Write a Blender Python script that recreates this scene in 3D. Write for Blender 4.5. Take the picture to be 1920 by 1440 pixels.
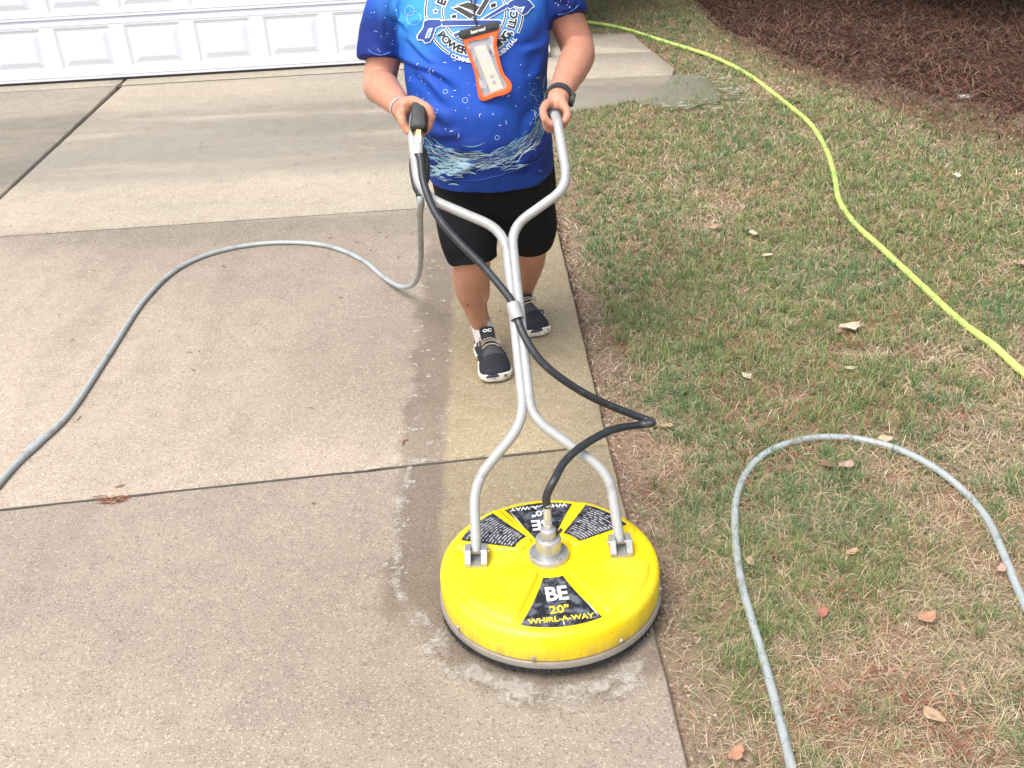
import bpy, bmesh, math, random
import numpy as np
from mathutils import Vector, Matrix
from mathutils.bvhtree import BVHTree
from mathutils import noise as mnoise

random.seed(7); rng = np.random.default_rng(7)
for o in list(bpy.data.objects): bpy.data.objects.remove(o)
scene = bpy.context.scene; COL = scene.collection

# ------------------------------------------------------------------ camera, sky, sun, exposure
CAM_H = 1.75; FPX = 1941.0; PITCH = math.radians(31); ROLL = math.radians(3.0)
_fw = Vector((0, math.cos(PITCH), -math.sin(PITCH))); _up = Vector((0, math.sin(PITCH), math.cos(PITCH))); _rt = Vector((1, 0, 0))
CR = _rt*math.cos(ROLL) - _up*math.sin(ROLL); CU = _up*math.cos(ROLL) + _rt*math.sin(ROLL); CF = _fw
CPOS = Vector((0, 0, CAM_H))
cam_data = bpy.data.cameras.new('camera'); cam = bpy.data.objects.new('camera', cam_data); COL.objects.link(cam)
cam_data.sensor_width = 36; cam_data.sensor_fit = 'HORIZONTAL'; cam_data.lens = FPX/1920*36
cam_data.clip_start = .05; cam_data.clip_end = 600
m = Matrix((CR, CU, -CF)).transposed().to_4x4(); m.translation = CPOS; cam.matrix_world = m
scene.camera = cam

SUN_EL = math.radians(60); SUN_AZ = math.radians(222)      # azimuth from +Y clockwise: high on the left
w = bpy.data.worlds.new('World'); scene.world = w; w.use_nodes = True
wn = w.node_tree; wn.nodes.clear()
sky = wn.nodes.new('ShaderNodeTexSky'); sky.sky_type = 'NISHITA'; sky.sun_disc = False
sky.sun_elevation = SUN_EL; sky.sun_rotation = SUN_AZ; sky.air_density = 1.0; sky.dust_density = 4.0; sky.ozone_density = 1.0
hsv = wn.nodes.new('ShaderNodeHueSaturation'); hsv.inputs['Saturation'].default_value = .40
bg = wn.nodes.new('ShaderNodeBackground'); bg.inputs['Strength'].default_value = .15
wo = wn.nodes.new('ShaderNodeOutputWorld')
wn.links.new(sky.outputs[0], hsv.inputs['Color']); wn.links.new(hsv.outputs[0], bg.inputs[0]); wn.links.new(bg.outputs[0], wo.inputs[0])
sd = bpy.data.lights.new('sun', 'SUN'); sun = bpy.data.objects.new('sun', sd); COL.objects.link(sun)
sd.energy = 1.4; sd.angle = math.radians(28); sd.color = (1, .96, .90)
sdir = Vector((math.sin(SUN_AZ)*math.cos(SUN_EL), math.cos(SUN_AZ)*math.cos(SUN_EL), math.sin(SUN_EL)))
sun.rotation_euler = sdir.to_track_quat('Z', 'Y').to_euler()
vs = scene.view_settings; vs.view_transform = 'Standard'; vs.look = 'None'; vs.gamma = 1; vs.use_curve_mapping = False
vs.exposure = .92
scene.cycles.max_bounces = 4; scene.cycles.diffuse_bounces = 2; scene.cycles.glossy_bounces = 3; scene.cycles.transparent_max_bounces = 8; scene.cycles.caustics_reflective = False; scene.cycles.caustics_refractive = False

# ------------------------------------------------------------------ measuring: photograph position -> point in the place
def ray(x, y): return CR*((x-960)/FPX) + CU*((720-y)/FPX) + CF
def gr(x, y, z=0.0):
    d = ray(x, y); t = (z-CAM_H)/d.z; return CPOS + d*t
def at(x, y, Y):
    d = ray(x, y); return CPOS + d*(Y/d.y)
HY0, HZ0, HK = 1.885, .14, .90
def onhandle(x, y, off=0.0):
    d = ray(x, y); t = (HY0 - off + HK*(CAM_H-HZ0))/(d.y - HK*d.z); return CPOS + d*t

# ------------------------------------------------------------------ materials
MATS = {}
class NT:
    def __init__(s, name):
        s.m = bpy.data.materials.new(name); s.m.use_nodes = True; s.t = s.m.node_tree; s.t.nodes.clear()
        s.out = s.t.nodes.new('ShaderNodeOutputMaterial'); s.co = s.t.nodes.new('ShaderNodeTexCoord').outputs['Object']
    def L(s, v, sock):
        if v is None: return
        if hasattr(v, 'is_output'): s.t.links.new(v, sock)
        else:
            if isinstance(v, (tuple, list)) and len(v) == 3 and sock.type == 'RGBA': v = (*v, 1)
            sock.default_value = v
    def noise(s, scale, detail=3, rough=.55, vec=None, out=0, dist=0):
        n = s.t.nodes.new('ShaderNodeTexNoise'); n.inputs['Scale'].default_value = scale; n.inputs['Detail'].default_value = detail
        n.inputs['Roughness'].default_value = rough; n.inputs['Distortion'].default_value = dist; s.L(vec if vec is not None else s.co, n.inputs['Vector']); return n.outputs[out]
    def voro(s, scale, vec=None, out='Distance', feature='F1'):
        n = s.t.nodes.new('ShaderNodeTexVoronoi'); n.feature = feature; n.inputs['Scale'].default_value = scale
        s.L(vec if vec is not None else s.co, n.inputs['Vector']); return n.outputs[out]
    def math(s, op, a, b=0.0, c=None):
        n = s.t.nodes.new('ShaderNodeMath'); n.operation = op; s.L(a, n.inputs[0]); s.L(b, n.inputs[1])
        if c is not None: s.L(c, n.inputs[2])
        return n.outputs[0]
    def ss(s, v, a, b, lo=0.0, hi=1.0):
        n = s.t.nodes.new('ShaderNodeMapRange'); n.interpolation_type = 'SMOOTHSTEP'; s.L(v, n.inputs[0])
        for i, q in enumerate((a, b, lo, hi)): n.inputs[i+1].default_value = q
        return n.outputs[0]
    def mix(s, f, a, b, mode='MIX'):
        n = s.t.nodes.new('ShaderNodeMix'); n.data_type = 'RGBA'; n.blend_type = mode
        s.L(f, n.inputs[0]); s.L(a, n.inputs[6]); s.L(b, n.inputs[7]); return n.outputs[2]
    def sep(s, v=None):
        n = s.t.nodes.new('ShaderNodeSeparateXYZ'); s.L(v if v is not None else s.co, n.inputs[0]); return n.outputs
    def mapv(s, scale=(1, 1, 1), rot=(0, 0, 0), vec=None):
        n = s.t.nodes.new('ShaderNodeMapping'); n.inputs['Scale'].default_value = scale; n.inputs['Rotation'].default_value = rot
        s.L(vec if vec is not None else s.co, n.inputs['Vector']); return n.outputs[0]
    def attr(s, name):
        n = s.t.nodes.new('ShaderNodeAttribute'); n.attribute_name = name; return n.outputs['Color']
    def bump(s, h, strength, dist, prev=None):
        n = s.t.nodes.new('ShaderNodeBump'); n.inputs['Strength'].default_value = strength; n.inputs['Distance'].default_value = dist
        s.L(h, n.inputs['Height']); s.L(prev, n.inputs['Normal']); return n.outputs[0]
    def bsdf(s, color, rough=.5, metal=0.0, normal=None, spec=.5, **kw):
        b = s.t.nodes.new('ShaderNodeBsdfPrincipled'); s.L(color, b.inputs['Base Color']); s.L(rough, b.inputs['Roughness']); s.L(metal, b.inputs['Metallic'])
        s.L(normal, b.inputs['Normal']); s.L(spec, b.inputs['Specular IOR Level'])
        for k, v in kw.items(): s.L(v, b.inputs[k])
        s.b = b; s.t.links.new(b.outputs[0], s.out.inputs[0]); return s.m
def simple(name, col, rough=.5, metal=0.0, var=.15, scale=20, bump=0.0, bscale=200, dark=None, darkscale=8, darkamt=.5, spec=.5):
    t = NT(name); n = t.noise(scale, 4)
    c = t.mix(n, tuple(c*(1-var) for c in col), tuple(min(1, c*(1+var)) for c in col))
    if dark is not None:
        k = t.ss(t.noise(darkscale, 5, .65), .52, .68, 0, darkamt); c = t.mix(k, c, dark)
    nm = t.bump(t.noise(bscale, 3), bump, .002) if bump else None
    r = t.ss(t.noise(scale*2.3, 3), .3, .7, max(0, rough-.08), min(1, rough+.08))
    MATS[name] = t.bsdf(c, r, metal, nm, spec); return MATS[name]

simple('white_paint', (.68, .70, .76), .45, var=.02, scale=3, bump=.12, bscale=90)
simple('trim_white', (.76, .76, .76), .5, var=.03)
simple('siding', (.55, .53, .48), .6, var=.05)
simple('shingle', (.10, .09, .085), .9, var=.4, scale=60)
simple('black_rubber', (.016, .017, .019), .45, var=.3, scale=40, bump=.1, bscale=400, dark=(.06, .06, .06), darkscale=30, darkamt=.5)
simple('seal_black', (.012, .012, .012), .7, var=.2)
simple('hose_grey', (.34, .37, .375), .38, var=.10, scale=30, dark=(.16, .16, .155), darkscale=14, darkamt=.55)
simple('hose_green', (.50, .66, .17), .42, var=.08, scale=14, dark=(.30, .36, .07), darkscale=12, darkamt=.5)
simple('hose_black', (.022, .025, .030), .45, var=.25, scale=30, dark=(.09, .09, .09), darkscale=40, darkamt=.4)
simple('alu_tube', (.375, .38, .375), .45, metal=.10, var=.06, scale=25, dark=(.24, .23, .22), darkscale=22, darkamt=.6, bump=.05, bscale=150)
simple('cast_alu', (.46, .46, .45), .36, metal=.6, var=.08, scale=40, dark=(.22, .21, .20), darkscale=30, darkamt=.5)
simple('steel', (.46, .44, .41), .38, metal=.75, var=.06, scale=12, dark=(.28, .26, .24), darkscale=9, darkamt=.5)
simple('steel_bright', (.60, .60, .60), .30, metal=.5, var=.08, scale=60)
simple('brass', (.60, .45, .20), .35, metal=.8)
simple('decal_white', (.80, .80, .78), .5, var=.08, scale=150)
simple('decal_yellow', (.80, .62, .04), .45, var=.08, scale=120)
simple('print_black', (.010, .011, .014), .6)
simple('print_white', (.80, .83, .86), .65, var=.04)
simple('print_navy', (.020, .055, .26), .65, var=.1)
simple('print_sky', (.075, .26, .66), .65, var=.12)
simple('print_foam', (.34, .55, .66), .65, var=.2, scale=90)
simple('print_foam_dark', (.10, .27, .47), .65, var=.2, scale=90)
simple('print_charcoal', (.035, .035, .035), .65)
simple('pouch_orange', (.86, .13, .025), .4, var=.06)
simple('pouch_black', (.028, .030, .030), .45, var=.1)
simple('pouch_device', (.56, .52, .43), .45, var=.05)
simple('pouch_grey', (.32, .33, .36), .4, var=.1)
simple('sock_white', (.66, .63, .63), .9, var=.1, scale=120, bump=.4, bscale=500, dark=(.22, .14, .13), darkscale=95, darkamt=.6)
simple('shoe_upper', (.012, .014, .021), .8, var=.35, scale=60, bump=.4, bscale=900, dark=(.045, .048, .055), darkscale=35, darkamt=.5)
simple('shoe_panel', (.045, .045, .052), .7, var=.3, scale=60)
simple('shoe_toe', (.022, .028, .060), .55, var=.3, scale=60)
simple('shoe_sole', (.72, .66, .56), .7, var=.08, scale=40, dark=(.05, .025, .015), darkscale=75, darkamt=.95)
simple('lace', (.36, .31, .23), .8, var=.2, scale=300)
simple('watch', (.030, .036, .037), .4, var=.2, scale=200)
simple('watch_metal', (.20, .21, .21), .35, metal=.6)
simple('nail', (.74, .46, .38), .35, var=.05)
simple('mole', (.05, .025, .02), .6)
simple('hair', (.035, .025, .018), .6, bump=.6, bscale=200)
simple('eye', (.7, .7, .68), .2)
simple('bark', (.075, .055, .042), .9, var=.4, scale=25, bump=.9, bscale=30)
simple('gun_black', (.014, .015, .017), .5, var=.3, scale=60, bump=.25, bscale=350)
simple('brush', (.010, .010, .011), .8, var=.3)
simple('joint_filler', (.075, .066, .055), .95, var=.4, scale=40, bump=.7, bscale=120)

def col_mat(name, rough=.7, spec=.3, trans=0.0):
    t = NT(name); c = t.attr('Col'); m_ = t.bsdf(c, rough, 0, None, spec)
    if trans:
        tr = t.t.nodes.new('ShaderNodeBsdfTranslucent'); t.L(c, tr.inputs[0]); ms = t.t.nodes.new('ShaderNodeMixShader'); ms.inputs[0].default_value = trans
        t.t.links.new(t.b.outputs[0], ms.inputs[1]); t.t.links.new(tr.outputs[0], ms.inputs[2]); t.t.links.new(ms.outputs[0], t.out.inputs[0])
    MATS[name] = m_; return m_
col_mat('blade', .55, .35, .25); col_mat('needle', .75, .2); col_mat('leafcard', .6, .3, .2); col_mat('litter', .8, .2); col_mat('pebble', .8, .3)

# concrete: uncleaned grey-pink, cleaned yellowish lane, cream upper slabs, wet band
DISC = Vector((.066, 1.886, 0))
def concrete():
    t = NT('concrete'); X, Y, Z = t.sep()
    nb = t.noise(5, 2, .6); mid = t.noise(11, 3, .65); big = t.noise(1.1, 3, .6)
    wob = t.math('MULTIPLY', t.math('SUBTRACT', nb, .5), .13); wob2 = t.math('MULTIPLY', t.math('SUBTRACT', mid, .5), .05)
    x = t.math('ADD', X, t.math('ADD', wob, wob2)); y = t.math('ADD', Y, t.math('MULTIPLY', wob, 2.0))
    xs = t.math('ADD', X, wob2)
    lane = t.math('MULTIPLY', t.ss(xs, -.225, -.190), t.math('MULTIPLY', t.ss(Y, 1.85, 1.95), t.ss(y, 4.2, 4.5, 1, 0)))
    dx = t.math('SUBTRACT', x, DISC.x); dy = t.math('SUBTRACT', t.math('ADD', Y, wob2), DISC.y)
    rad = t.math('SQRT', t.math('ADD', t.math('MULTIPLY', dx, dx), t.math('MULTIPLY', dy, dy)))
    wetd = t.ss(rad, .31, .36, 1, 0)
    wetb = t.math('MULTIPLY', t.ss(x, -.36, -.31), t.math('MULTIPLY', t.ss(y, 1.72, 1.9), t.ss(y, 3.9, 4.7, 1, 0)))
    upper = t.ss(Y, 4.47, 4.50)
    sv = t.mapv((.55, 3.2, 1), (0, 0, .06)); sn = t.noise(1.3, 3, .5, sv, dist=.3)
    band = t.math('MULTIPLY', t.ss(y, 4.95, 5.35), t.ss(y, 6.1, 6.7, 1, 0))
    wets = t.math('MULTIPLY', band, t.ss(sn, .26, .54, 0, .85))
    padw = t.math('MULTIPLY', t.ss(X, .15, .3), t.math('MULTIPLY', t.ss(y, 6.35, 6.6, 1, 0), t.ss(Y, 5.6, 5.8)))
    wetb = t.math('MULTIPLY', wetb, t.math('SUBTRACT', 1.0, t.math('MULTIPLY', lane, .80)))
    wet = t.math('MAXIMUM', t.math('MAXIMUM', wetd, wetb), t.math('MAXIMUM', wets, padw))
    c = t.mix(t.ss(big, .3, .7), (.378, .310, .246), (.440, .362, .288))
    lng = t.noise(2.2, 2, .6, t.mapv((1.6, .35, 1), (0, 0, .35)))
    c = t.mix(t.ss(lng, .46, .66, 0, .36), c, (.300, .252, .202))
    up = t.mix(t.ss(big, .3, .7), (.360, .314, .250), (.412, .358, .282))
    up = t.mix(t.ss(sn, .50, .70, 0, .35), up, (.285, .262, .222))
    c = t.mix(upper, c, up)
    bdark = t.math('MULTIPLY', t.ss(y, 4.15, 4.35), t.ss(Y, 4.46, 4.50, 1, 0))
    c = t.mix(t.math('MULTIPLY', bdark, .40), c, (.21, .185, .150))
    ln = t.mix(t.ss(mid, .3, .7), (.365, .292, .178), (.452, .368, .232))
    c = t.mix(lane, c, ln)
    c = t.mix(t.ss(mid, .40, .75, 0, .26), c, (.21, .178, .140))
    v1b = t.sep(t.voro(235, out='Color'))
    c = t.mix(t.ss(v1b[0], .88, .94, 0, .52), c, (.66, .58, .47)); c = t.mix(t.ss(v1b[0], .14, .06, 0, .5), c, (.13, .10, .075))
    fine = t.noise(300, 2, .7)
    c = t.mix(t.ss(fine, .30, .46, .36, 0), c, (.12, .092, .066)); c = t.mix(t.ss(fine, .55, .72, 0, .38), c, (.64, .56, .44))
    c = t.mix(wet, c, t.mix(1.0, c, (.68, .655, .625), 'MULTIPLY'))
    c = t.mix(t.math('MULTIPLY', wets, .55), c, (.235, .228, .205))
    film = t.math('MULTIPLY', wet, t.ss(nb, .35, .65))
    r = t.math('SUBTRACT', .88, t.math('MULTIPLY', film, .50))
    MATS['concrete'] = t.bsdf(c, r, 0, t.bump(fine, .7, .005), .4)
concrete()

def ground_mat():
    t = NT('soil'); big = t.noise(2.2, 3, .65); fine = t.noise(70, 3, .7); st = t.noise(45, 2, .7, t.mapv((1, 4, 1), (0, 0, .7)))
    c = t.mix(t.ss(fine, .3, .7), (.13, .092, .062), (.36, .27, .185))
    c = t.mix(t.ss(big, .45, .6, 0, .6), c, (.27, .13, .08)); c = t.mix(t.ss(st, .55, .65, 0, .6), c, (.34, .27, .175))
    c = t.mix(t.ss(t.noise(3.1, 4), .5, .62, 0, .4), c, (.10, .12, .045))
    X, Y, Z = t.sep(); near = t.ss(X, .42, .50, 1, 0)
    c = t.mix(t.math('MULTIPLY', near, .6), c, (.25, .18, .135))
    c = t.mix(t.math('MULTIPLY', t.ss(Y, 8.6, 11.0), t.ss(big, .30, .55, .45, .9)), c, (.105, .135, .052))
    MATS['soil'] = t.bsdf(c, .95, 0, t.bump(fine, .8, .012), .2)
    t = NT('mulch'); fine = t.noise(50, 5, .7, t.mapv((1, 3, 1), (0, 0, .4))); big = t.noise(1.4, 4)
    c = t.mix(t.ss(fine, .3, .7), (.022, .013, .010), (.115, .058, .040)); c = t.mix(t.ss(big, .5, .65, 0, .5), c, (.075, .05, .035))
    MATS['mulch'] = t.bsdf(c, .95, 0, t.bump(fine, .9, .02), .15)
ground_mat()

def plastic_mat():
    t = NT('yellow_plastic'); n = t.noise(12, 4); d = t.noise(26, 6, .75); g2 = t.noise(110, 4, .7)
    c = t.mix(n, (.80, .575, .004), (.86, .64, .006))
    c = t.mix(t.ss(d, .54, .72, 0, .35), c, (.60, .40, .03)); c = t.mix(t.ss(g2, .61, .70, 0, .8), c, (.22, .15, .04)); c = t.mix(t.ss(t.noise(6, 3), .5, .7, 0, .25), c, (.88, .72, .10))
    X, Y, Z = t.sep(); low = t.ss(Z, .115, .05)
    drip = t.noise(30, 4, .7, t.mapv((1, 1, .25)))
    c = t.mix(t.math('MULTIPLY', low, t.ss(drip, .34, .62, 0, .75)), c, (.45, .30, .07))
    MATS['yellow_plastic'] = t.bsdf(c, t.ss(d, .3, .7, .34, .5), 0, t.bump(t.noise(60, 4), .12, .003), .45)
    t = NT('decal_black'); d = t.noise(38, 6, .75); c = t.mix(t.ss(d, .44, .62, 0, .85), (.010, .011, .014), (.15, .16, .20))
    d2 = t.noise(160, 4, .7); c = t.mix(t.ss(d2, .66, .72, 0, .6), c, (.45, .45, .48))
    MATS['decal_black'] = t.bsdf(c, .42, 0, None, .5)
plastic_mat()

def skin_mat():
    t = NT('skin'); n = t.noise(14, 4); f = t.noise(90, 4, .7); s_ = t.noise(260, 2)
    c = t.mix(n, (.44, .200, .130), (.55, .280, .190)); c = t.mix(t.ss(f, .50, .70, 0, .45), c, (.40, .150, .095)); c = t.mix(t.ss(s_, .64, .72, 0, .45), c, (.24, .10, .06))
    X, Y, Z = t.sep(); c = t.mix(t.ss(Z, .60, .72, .35, 0), c, (.40, .21, .12))
    X2 = t.noise(35, 3, .7); c = t.mix(t.ss(X2, .5, .7, 0, .25), c, (.46, .20, .135))
    MATS['skin'] = t.bsdf(c, .48, 0, t.bump(t.noise(420, 3), .18, .0015), .4, **{'Subsurface Weight': .12, 'Subsurface Radius': (.012, .005, .003), 'Subsurface Scale': .6})
    t = NT('shorts_black'); n = t.noise(9, 4); c = t.mix(n, (.006, .0062, .008), (.013, .013, .016))
    MATS['shorts_black'] = t.bsdf(c, .85, 0, t.bump(t.noise(700, 2), .25, .001), .15)
    t = NT('shirt_fabric'); c = t.attr('Col'); wv = t.noise(1100, 2)
    sp = t.voro(70, out='Distance'); spc = t.ss(sp, .10, .06, 0, .5)
    pick = t.ss(t.sep(t.voro(70, out='Color'))[0], .90, .92)
    c = t.mix(t.math('MULTIPLY', spc, pick), c, (.5, .6, .85))
    MATS['shirt_fabric'] = t.bsdf(c, .66, 0, t.bump(wv, .10, .001), .25)
skin_mat()
def foam_mat():
    t = NT('foam'); wgt = t.sep(t.attr('Col'))[0]; n1 = t.noise(44, 4, .75, dist=1.0); n2 = t.voro(210)
    c = t.mix(t.ss(n1, .35, .65), (.42, .38, .315), (.68, .65, .59)); m_ = t.bsdf(c, .45, 0, t.bump(n2, .5, .002), .4)
    k = t.math('ADD', t.math('MULTIPLY', n1, .9), t.math('SUBTRACT', t.math('MULTIPLY', wgt, .62), t.math('MULTIPLY', n2, .10))); fac = t.ss(k, .68, 1.14, 0, .46)
    tr = t.t.nodes.new('ShaderNodeBsdfTransparent'); ms = t.t.nodes.new('ShaderNodeMixShader'); t.L(fac, ms.inputs[0])
    t.t.links.new(tr.outputs[0], ms.inputs[1]); t.t.links.new(t.b.outputs[0], ms.inputs[2]); t.t.links.new(ms.outputs[0], t.out.inputs[0]); MATS['foam'] = m_
    t = NT('clear_film'); m_ = t.bsdf((.75, .78, .84), .08, 0, None, .6)
    tr = t.t.nodes.new('ShaderNodeBsdfTransparent'); ms = t.t.nodes.new('ShaderNodeMixShader'); fac = t.ss(t.noise(30, 3), .5, .7, .04, .35); t.L(fac, ms.inputs[0])
    t.t.links.new(tr.outputs[0], ms.inputs[1]); t.t.links.new(t.b.outputs[0], ms.inputs[2]); t.t.links.new(ms.outputs[0], t.out.inputs[0]); MATS['clear_film'] = m_
    t = NT('water'); n = t.noise(25, 4)
    m_ = t.bsdf((.21, .195, .13), .30, 0, t.bump(n, .3, .01), .4)
    tr = t.t.nodes.new('ShaderNodeBsdfTransparent'); ms = t.t.nodes.new('ShaderNodeMixShader'); ms.inputs[0].default_value = .85
    t.t.links.new(tr.outputs[0], ms.inputs[1]); t.t.links.new(t.b.outputs[0], ms.inputs[2]); t.t.links.new(ms.outputs[0], t.out.inputs[0]); MATS['water'] = m_
foam_mat()

# ------------------------------------------------------------------ mesh helpers
def cat(*parts):
    V, F = [], []
    for v, f in parts:
        o = len(V); V += [Vector(p) for p in v]; F += [tuple(i+o for i in q) for q in f]
    return V, F
def spline(pts, n=8):
    P = [Vector(p) for p in pts]; P = [P[0]*2-P[1]] + P + [P[-1]*2-P[-2]]; out = []
    for i in range(1, len(P)-2):
        a, b, c, d = P[i-1], P[i], P[i+1], P[i+2]
        for k in range(n):
            t = k/n; out.append(.5*((2*b) + (c-a)*t + (2*a-5*b+4*c-d)*t*t + (3*b-a-3*c+d)*t**3))
    out.append(P[-2]); return out
def lerpn(vals, m):
    return list(np.interp(np.linspace(0, len(vals)-1, m), range(len(vals)), vals))
def tube(path, rad, n=12, caps=True, flat=None):
    P = [Vector(p) for p in path]; N = len(P)
    R = [rad]*N if isinstance(rad, (int, float)) else (list(rad) if len(rad) == N else lerpn(rad, N))
    T = [(P[min(i+1, N-1)]-P[max(i-1, 0)]).normalized() for i in range(N)]
    u = T[0].orthogonal().normalized() if flat is None else (flat - T[0]*flat.dot(T[0])).normalized()
    V, F = [], []
    for i in range(N):
        u = (u - T[i]*u.dot(T[i])).normalized(); v = T[i].cross(u)
        for k in range(n):
            a = 2*math.pi*k/n; r = R[i]
            V.append(P[i] + (u*math.cos(a) + v*math.sin(a))*r)
    for i in range(N-1):
        for k in range(n): F.append((i*n+k, i*n+(k+1) % n, (i+1)*n+(k+1) % n, (i+1)*n+k))
    if caps:
        F.append(tuple(range(n-1, -1, -1))); F.append(tuple((N-1)*n+k for k in range(n)))
    return V, F
def limb(pts, rad, n=20, sub=6):
    p = spline(pts, sub); r = spline([Vector((q, 0, 0)) for q in rad], sub); return tube(p, [max(.002, q.x) for q in r], n)
def loft(rings, caps=True):
    n = len(rings[0]); V = [p for r in rings for p in r]; F = []
    for i in range(len(rings)-1):
        for k in range(n): F.append((i*n+k, i*n+(k+1) % n, (i+1)*n+(k+1) % n, (i+1)*n+k))
    if caps: F.append(tuple(range(n-1, -1, -1))); F.append(tuple((len(rings)-1)*n+k for k in range(n)))
    return V, F
def lathe(prof, n=64, c=(0, 0, 0)):
    rings = [[Vector((c[0]+r*math.cos(2*math.pi*k/n), c[1]+r*math.sin(2*math.pi*k/n), c[2]+z)) for k in range(n)] for r, z in prof]
    return loft(rings)
def box(x0, x1, y0, y1, z0, z1):
    V = [Vector((x, y, z)) for z in (z0, z1) for y in (y0, y1) for x in (x0, x1)]
    return V, [(0, 2, 3, 1), (4, 5, 7, 6), (0, 1, 5, 4), (2, 6, 7, 3), (0, 4, 6, 2), (1, 3, 7, 5)]
def ellipsoid(c, r, n=20, m=12, mat=None):
    V, F = [], []
    for i in range(m+1):
        th = math.pi*i/m; s = max(.02, math.sin(th))
        for k in range(n):
            a = 2*math.pi*k/n; p = Vector((r[0]*s*math.cos(a), r[1]*s*math.sin(a), r[2]*math.cos(th)))
            if mat: p = mat @ p
            V.append(Vector(c)+p)
    for i in range(m):
        for k in range(n): F.append((i*n+k, (i+1)*n+k, (i+1)*n+(k+1) % n, i*n+(k+1) % n))
    F.append(tuple(range(n))); F.append(tuple(m*n+k for k in range(n-1, -1, -1)))
    return V, F
def prism(poly, z0, z1, bev=0.0):
    """closed polygon (xy) extruded, with an optional top bevel"""
    n = len(poly); c = sum((Vector((p[0], p[1], 0)) for p in poly), Vector())/n
    r = [[Vector((p[0], p[1], z0)) for p in poly], [Vector((p[0], p[1], z1-bev)) for p in poly]]
    if bev:
        q = []
        for i in range(n):
            a, b, d = Vector(poly[i-1][:2]), Vector(poly[i][:2]), Vector(poly[(i+1) % n][:2])
            n1 = Vector((-(b-a).y, (b-a).x)).normalized(); n2 = Vector((-(d-b).y, (d-b).x)).normalized(); nn = (n1+n2)
            nn = nn/max(.3, nn.length_squared)*2
            q.append(Vector((b.x+nn.x*bev, b.y+nn.y*bev, z1)))
        r.append(q)
    return loft(r)
def mesh_from(V, F, name='mesh'):
    me = bpy.data.meshes.new(name); me.from_pydata([tuple(v) for v in V], [], F); me.update(); return me
def link(name, me, mat, parent=None, smooth=True, angle=35):
    o = bpy.data.objects.new(name, me); COL.objects.link(o)
    if mat and not me.materials: me.materials.append(MATS[mat] if isinstance(mat, str) else mat)
    if smooth:
        me.shade_smooth()
        if angle and angle < 180:
            try: me.set_sharp_from_angle(angle=math.radians(angle))
            except Exception: pass
    if parent is not None: o.parent = parent
    return o
def obj(name, vf, mat, parent=None, smooth=True, angle=35, recalc=True):
    me = mesh_from(*vf, name)
    if recalc:
        bm = bmesh.new(); bm.from_mesh(me); bmesh.ops.recalc_face_normals(bm, faces=bm.faces[:]); bm.to_mesh(me); bm.free()
    return link(name, me, mat, parent, smooth, angle)
def empty(name, loc=(0, 0, 0)):
    o = bpy.data.objects.new(name, None); COL.objects.link(o); o['at'] = [float(q) for q in loc]; return o
def tag(o, label=None, cat_=None, group=None, kind=None):
    if label: o['label'] = label
    if cat_: o['category'] = cat_
    if group: o['group'] = group
    if kind: o['kind'] = kind
    return o
def remesh(vf, voxel, smooth=6, fac=.5, name='tmp'):
    me = mesh_from(*vf, name); bm = bmesh.new(); bm.from_mesh(me); bmesh.ops.recalc_face_normals(bm, faces=bm.faces[:]); bm.to_mesh(me); bm.free()
    o = bpy.data.objects.new(name, me); COL.objects.link(o)
    r = o.modifiers.new('r', 'REMESH'); r.mode = 'VOXEL'; r.voxel_size = voxel
    s = o.modifiers.new('s', 'SMOOTH'); s.factor = fac; s.iterations = smooth
    dg = bpy.context.evaluated_depsgraph_get(); out = bpy.data.meshes.new_from_object(o.evaluated_get(dg))
    bpy.data.objects.remove(o); bpy.data.meshes.remove(me); return out
def verts_np(me):
    a = np.empty(len(me.vertices)*3, np.float32); me.vertices.foreach_get('co', a); return a.reshape(-1, 3)
def normals_np(me):
    a = np.empty(len(me.vertices)*3, np.float32); me.vertices.foreach_get('normal', a); return a.reshape(-1, 3)
def set_verts(me, a): me.vertices.foreach_set('co', np.ascontiguousarray(a, np.float32).ravel()); me.update()
def raw_mesh(name, V, faces_flat, sizes, cols=None):
    me = bpy.data.meshes.new(name); me.vertices.add(len(V)); me.vertices.foreach_set('co', np.ascontiguousarray(V, np.float32).ravel())
    me.loops.add(len(faces_flat)); me.loops.foreach_set('vertex_index', np.ascontiguousarray(faces_flat, np.int32))
    st = np.concatenate([[0], np.cumsum(sizes)[:-1]]).astype(np.int32); me.polygons.add(len(sizes)); me.polygons.foreach_set('loop_start', st)
    if cols is not None:
        at_ = me.color_attributes.new('Col', 'FLOAT_COLOR', 'POINT'); c4 = np.ones((len(V), 4), np.float32); c4[:, :3] = cols; at_.data.foreach_set('color', c4.ravel())
    me.update(calc_edges=True); me.validate(); return me
def set_cols(me, cols):
    at_ = me.color_attributes.new('Col', 'FLOAT_COLOR', 'POINT'); c4 = np.ones((len(me.vertices), 4), np.float32); c4[:, :3] = cols; at_.data.foreach_set('color', c4.ravel())
def vnoise(P, scale, seed=0.0):
    return np.array([mnoise.noise(Vector((p[0]*scale+seed, p[1]*scale+seed*1.7, p[2]*scale-seed))) for p in P])
def gnoise2(x, y, scale, seed=0):
    """cheap tiled value noise on arrays, about 0..1"""
    r = np.random.default_rng(seed); G = r.random((128, 128)); u = x*scale; v = y*scale
    i = np.floor(u).astype(int); j = np.floor(v).astype(int); fu = u-i; fv = v-j; fu = fu*fu*(3-2*fu); fv = fv*fv*(3-2*fv)
    g = lambda a, b: G[a % 128, b % 128]
    return (g(i, j)*(1-fu)+g(i+1, j)*fu)*(1-fv) + (g(i, j+1)*(1-fu)+g(i+1, j+1)*fu)*fv
def sstep(a, b, x): t = np.clip((x-a)/(b-a), 0, 1); return t*t*(3-2*t)

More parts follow.
